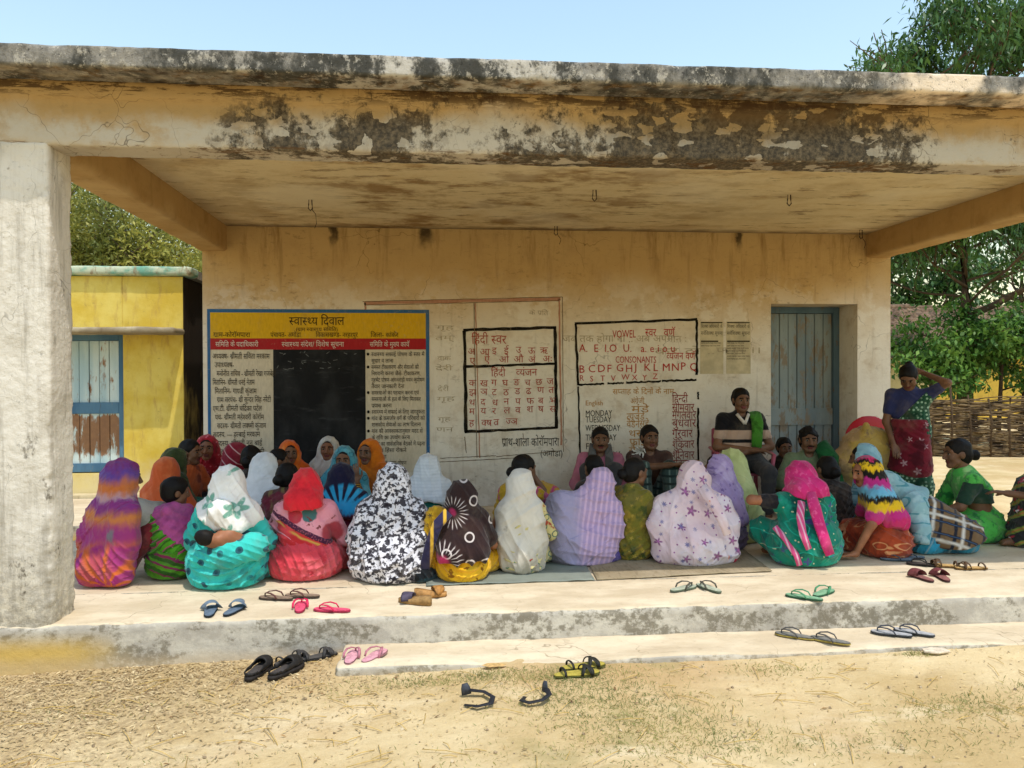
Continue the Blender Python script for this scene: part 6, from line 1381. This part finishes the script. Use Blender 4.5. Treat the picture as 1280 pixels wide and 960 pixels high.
# ---------------------------------------------------------------- footwear left on the edge, the step and the earth
def outline(L=.245, W=.088, n=28, side=1, grow=0):
    pts = []
    for i in range(n):
        t = 2 * math.pi * i / n; y = .5 * L * math.sin(t) + grow * math.sin(t); f = (math.sin(t) + 1) / 2
        wd = W * (.78 + .22 * f - .13 * math.exp(-((f - .42) / .17) ** 2)) * .5
        pts.append((math.copysign(abs(math.cos(t)) ** .72, math.cos(t)) * (wd + grow) + side * .006 * (f - .3), y))
    return pts
_mats = {}
def smat(h, rough=.75):
    if h not in _mats: _mats[h] = plain('footwear_' + h, h, rough, .3, 50, 0, .25, .15)
    return _mats[h]
def shoe(kind, label, x, y, rz, z, sole='5a5048', top='6a6055', strap='3a342e', L=.222, W=.084, side=1, group=None, tilt=0, h=.013):
    nm = {'flip': 'flip_flop', 'slide': 'slide_sandal', 'strappy': 'strappy_sandal', 'clog': 'slip_on_shoe', 'wedge': 'wedge_sandal'}[kind]
    t = thing(nm, label, 'footwear', (x, y, z), R(rz), group)
    if tilt: t.rotation_euler = (0, R(tilt), R(rz))
    if kind == 'clog':
        m = MB(); m.poly(outline(L, W * 1.06, side=side), 0, .028); m.build('sole', smat(sole), t, bevel=.004)
        v = Vol((-.08, -.16, .0), (.08, .16, .12), .006)
        v.ell((0, .035, .03), (.047, .088, .052), None, .01); v.ell((0, -.05, .03), (.042, .072, .05), None, .02); v.ell((0, .032, .026), (.039, .08, .042), None, .004, cut=True); v.ell((0, -.052, .05), (.036, .062, .05), None, .006, cut=True)
        v.box((-.03, -.10, .05), (.03, .02, .12), .01, .01, 0, True); v.clip(lambda X, Y, Z: .026 - Z + 0 * X)
        link('upper', v.mesh('upper'), smat(strap, .6), t); m = MB(); m.poly(outline(L * .86, W * .8, side=side), .0285, .032); m.build('insole', smat(top), t); return t
    m = MB()
    if kind == 'wedge':
        o = outline(L, W, side=side); n = len(o); b = len(m.v); m.v += [(p[0], p[1], 0) for p in o] + [(p[0], p[1], .022 + .03 * max(0, min(1, (.04 - p[1]) / .12))) for p in o]
        m.f += [list(range(n))[::-1], list(range(n, 2 * n))] + [[i, (i + 1) % n, n + (i + 1) % n, n + i] for i in range(n)]; m.sm += [False, True] + [True] * n; zt = .022
        m.build('sole', smat(sole), t)
    else:
        m.poly(outline(L, W, side=side), 0, h * .7); m.build('sole', smat(sole), t, bevel=.003); m = MB(); m.poly(outline(L * .985, W * .975, side=side), h * .7, h); m.build('footbed', smat(top), t, bevel=.002); zt = h
    def band(y0, y1, hgt, wd, th=.0035, xo=0, nm_='strap'):
        s = MB(); q = []
        for k in range(13):
            a = math.pi * k / 12; q.append((-math.cos(a) * W * .47 + xo, y0 + (y1 - y0) * k / 12, zt - .004 + hgt * math.sin(a) ** .7))
        s.tube(q, wd, 8, th / wd, (0, 0, 1)); s.build(nm_, smat(strap, .6), t)
    if kind == 'flip':
        for q in (-1, 1):
            s = MB(); pts = [(.0, .075, zt - .003), (0, .073, zt + .016), (q * .018, .055, zt + .026), (q * .034, .02, zt + .029), (q * .041, -.012, zt + .018), (q * .042, -.026, zt - .004)]
            s.tube(pts, [.004, .0055, .0065, .0075, .0075, .006], 8, .55); s.build('strap', smat(strap, .6), t)
    elif kind in ('slide', 'wedge'): band(.035, .055, .042, .034)
    else:
        band(.055, .075, .032, .010); band(.02, .065, .04, .010); band(.065, .015, .04, .010); band(-.075, -.07, .032, .007, nm_='heel_strap')
    return t
PL, ST, GR = .004, -.152, lambda x, y: float(zground(np.array([x]), np.array([y]))[0]) + .006
def pair(kind, what, where, a, b, z, group, ka={}, **kw):
    for (x, y, rz), s, wd in ((a, -1, 'left'), (b, 1, 'right')):
        shoe(kind, f'{wd} {what} {where}', x, y, rz, z if not callable(z) else z(x, y), side=s, group=group, **kw)
pair('slide', 'blue-grey slipper with black band', 'near the left edge of the verandah', (-1.30, 4.70, 8), (-1.17, 4.71, -12), PL, 'blue-grey slippers', sole='20242a', top='5f6e7e', strap='6a7a8a')
pair('flip', 'worn brown flip-flop', 'behind the hot pink pair', (-.98, 4.94, 72), (-.83, 4.97, 80), PL, 'brown flip-flops', sole='4a3f36', top='8a7562', strap='5c3a34')
pair('flip', 'hot pink flip-flop', 'overhanging the verandah edge below the red-veiled woman', (-.80, 4.73, 4), (-.61, 4.65, 78), PL, 'hot pink flip-flops', sole='a8324c', top='d8506e', strap='cc2a54')
shoe('wedge', 'tan wedge sandal with a purple-grey band on the verandah edge', -.14, 4.76, 62, PL, '9c7a4c', 'b8935c', '4f4658', group='tan wedge sandals'); shoe('wedge', 'plain tan sandal turned sideways behind the wedge sandal', -.05, 4.90, -80, PL, 'b0824c', 'c08a50', 'a8763c', L=.2, group='tan wedge sandals')
pair('clog', 'black slip-on shoe', 'on the earth beside the step end', (-.945, 4.30, -16), (-.80, 4.27, -30), GR, 'black slip-on shoes', sole='2a2522', top='4a4440', strap='221f1d', L=.25, W=.095)
pair('strappy', 'dark grey strappy sandal', 'tucked against the plinth behind the black shoes', (-.80, 4.45, -48), (-.665, 4.48, -62), GR, 'dark grey strappy sandals', sole='2c2a29', top='4f4b47', strap='3a3735')
pair('flip', 'pale pink flip-flop', 'at the left end of the lower step', (-.46, 4.31, -8), (-.345, 4.31, -26), ST, 'pale pink flip-flops', sole='a87a7a', top='cf97a0', strap='b0707c')
pair('flip', 'pale grey-green flip-flop', 'on the verandah before the floral shawl woman', (1.53, 4.89, -62), (1.69, 4.88, 22), PL, 'grey-green flip-flops', sole='5f6a58', top='aab09a', strap='4c4a40')
pair('flip', 'green flip-flop', 'hanging over the verandah edge', (2.19, 4.62, 48), (2.35, 4.70, -52), PL, 'green flip-flops', sole='2f5a40', top='7ca682', strap='4a8a62')
pair('flip', 'grey flip-flop with yellow sole', 'on the middle of the lower step', (2.03, 4.40, 52), (2.19, 4.30, 50), ST, 'grey flip-flops with yellow soles', sole='a8944a', top='77756e', strap='4f4d4a')
pair('flip', 'light grey flip-flop with dark strap', 'at the right end of the lower step', (2.60, 4.38, 58), (2.74, 4.385, 50), ST, 'light grey flip-flops', sole='3a3c40', top='a3a3a4', strap='3f424a')
pair('slide', 'maroon slipper', 'on the verandah edge at the right', (3.17, 4.99, 4), (3.305, 4.98, -14), PL, 'maroon slippers', sole='4a2c2c', top='8a5a54', strap='6f3a3c', L=.22)
pair('strappy', 'brown and gold strappy sandal', 'before the bent woman', (3.52, 5.28, 66), (3.66, 5.19, 84), PL, 'brown and gold sandals', sole='7a5c34', top='c09c62', strap='4f3a26'); shoe('flip', 'dark thin flip-flop behind the brown and gold sandals', 3.40, 5.33, 60, PL, '2a2624', '4a423c', '2a2624', group='dark flip-flops')
pair('flip', 'blue-grey rubber flip-flop', 'on the floor between the rainbow veil and the bent woman', (3.30, 5.50, 70), (3.43, 5.53, 95), PL, 'blue-grey rubber flip-flops', sole='4a5560', top='76858f', strap='3c4650')
pair('strappy', 'olive and yellow sandal with black straps', 'on the earth in front of the step', (.70, 4.02, -82), (.75, 4.12, -76), GR, 'olive and yellow sandals', sole='5a5a2c', top='b0a046', strap='26261f', L=.25, W=.095)
def broken(label, x, y, rz, s):
    t = thing('broken_sandal', label, 'footwear', (x, y, GR(x, y)), R(rz), 'broken black sandals'); m = MB()
    pts = [(-.085 * s, .05, .004), (-.02 * s, .0, .012), (.06 * s, .01, .016), (.088 * s, .07, .02), (.05 * s, .13, .024), (-.03 * s, .15, .03)]
    m.tube(pts, [.01, .013, .015, .013, .014, .016], 8, .3, (0, 0, 1)); m.build('strap', smat('26272c', .6), t)
    m = MB(); m.tube([(-.05 * s, .15, .01), (-.055 * s, .155, .04), (-.06 * s, .16, .06)], [.024, .022, .014], 8, .25, (0, 1, 0)); m.build('heel_piece', smat('3a3d44', .6), t); 
broken('torn black sandal strap curled on the sandy earth, larger of the two', .19, 3.64, 8, .8); broken('torn black sandal piece beside the larger curled one', .385, 3.66, -60, .62)
# leaf and paper scrap, floor mats
m = MB(); m.poly([(.22, 4.16, 0), (.26, 4.13, 0), (.33, 4.14, 0), (.36, 4.17, 0), (.31, 4.19, 0), (.25, 4.19, 0)]); o = m.build('dry_leaf', smat('c8a46a'), None, loc=(0, 0, GR(.3, 4.16) + .012)); tag(o, 'single large dry tan leaf lying before the lower step', 'leaf')
m = MB(); m.poly([(2.63, 4.11), (2.69, 4.085), (2.77, 4.10), (2.765, 4.15), (2.70, 4.165), (2.64, 4.15)], 0, .012); o = m.build('paper_scrap', smat('d8c8b0'), None, loc=(0, 0, GR(2.7, 4.12) + .004)); tag(o, 'white crumpled paper scrap on the earth below the right end of the step', 'paper')
def mat_(label, name, pts, mm, zz):
    n = 34; q = np.array(pts); U, W = np.meshgrid(np.linspace(0, 1, n), np.linspace(0, 1, n), indexing='ij')
    X = (1 - U) * (1 - W) * q[0, 0] + U * (1 - W) * q[1, 0] + U * W * q[2, 0] + (1 - U) * W * q[3, 0]; Y = (1 - U) * (1 - W) * q[0, 1] + U * (1 - W) * q[1, 1] + U * W * q[2, 1] + (1 - U) * W * q[3, 1]
    Y = Y + .012 * wob((X, Y * 0, X * 0), 4) * (1 - W); Z = zz + .004 * np.abs(wob((X, Y, 0 * X), 9)) + .004 * np.abs(wob((X, Y, 0 * X), 23)); i = np.arange(n * n).reshape(n, n)
    o = link(name, arr_mesh(name, np.stack([X, Y, Z], -1).reshape(-1, 3), np.stack([i[:-1, :-1], i[1:, :-1], i[1:, 1:], i[:-1, 1:]], -1).reshape(-1, 4)), mm)
    so = o.modifiers.new('thick', 'SOLIDIFY'); so.thickness = .004; so.offset = -1; tag(o, label, 'floor mat')
def jute():
    n = NB('jute_sacking', .95, .1); c = n.mix(n.ss(n.noise(3, detail=6), .35, .65), C('8f8064'), C('a3947a')); c = n.mix(n.ma('MULTIPLY', n.ss(n.noise(60, n.stretch((1, .2, 1)), 4), .5, .65), .4), c, C('6f6048')); n.bump(n.noise(150, detail=3), .6, .004); return n.out(c)
mat_('grey-green tarpaulin spread under the middle of the front row', 'tarpaulin_mat', [(-.08, 5.13), (1.02, 5.16), (1.06, 6.3), (-.1, 6.3)], plain('tarpaulin', '7f857a', .7, .15, 5), .008)
mat_('brown jute sacking mat under the floral shawl woman', 'jute_mat', [(1.035, 5.17), (2.27, 5.27), (2.36, 6.2), (1.10, 6.2)], jute(), .008)
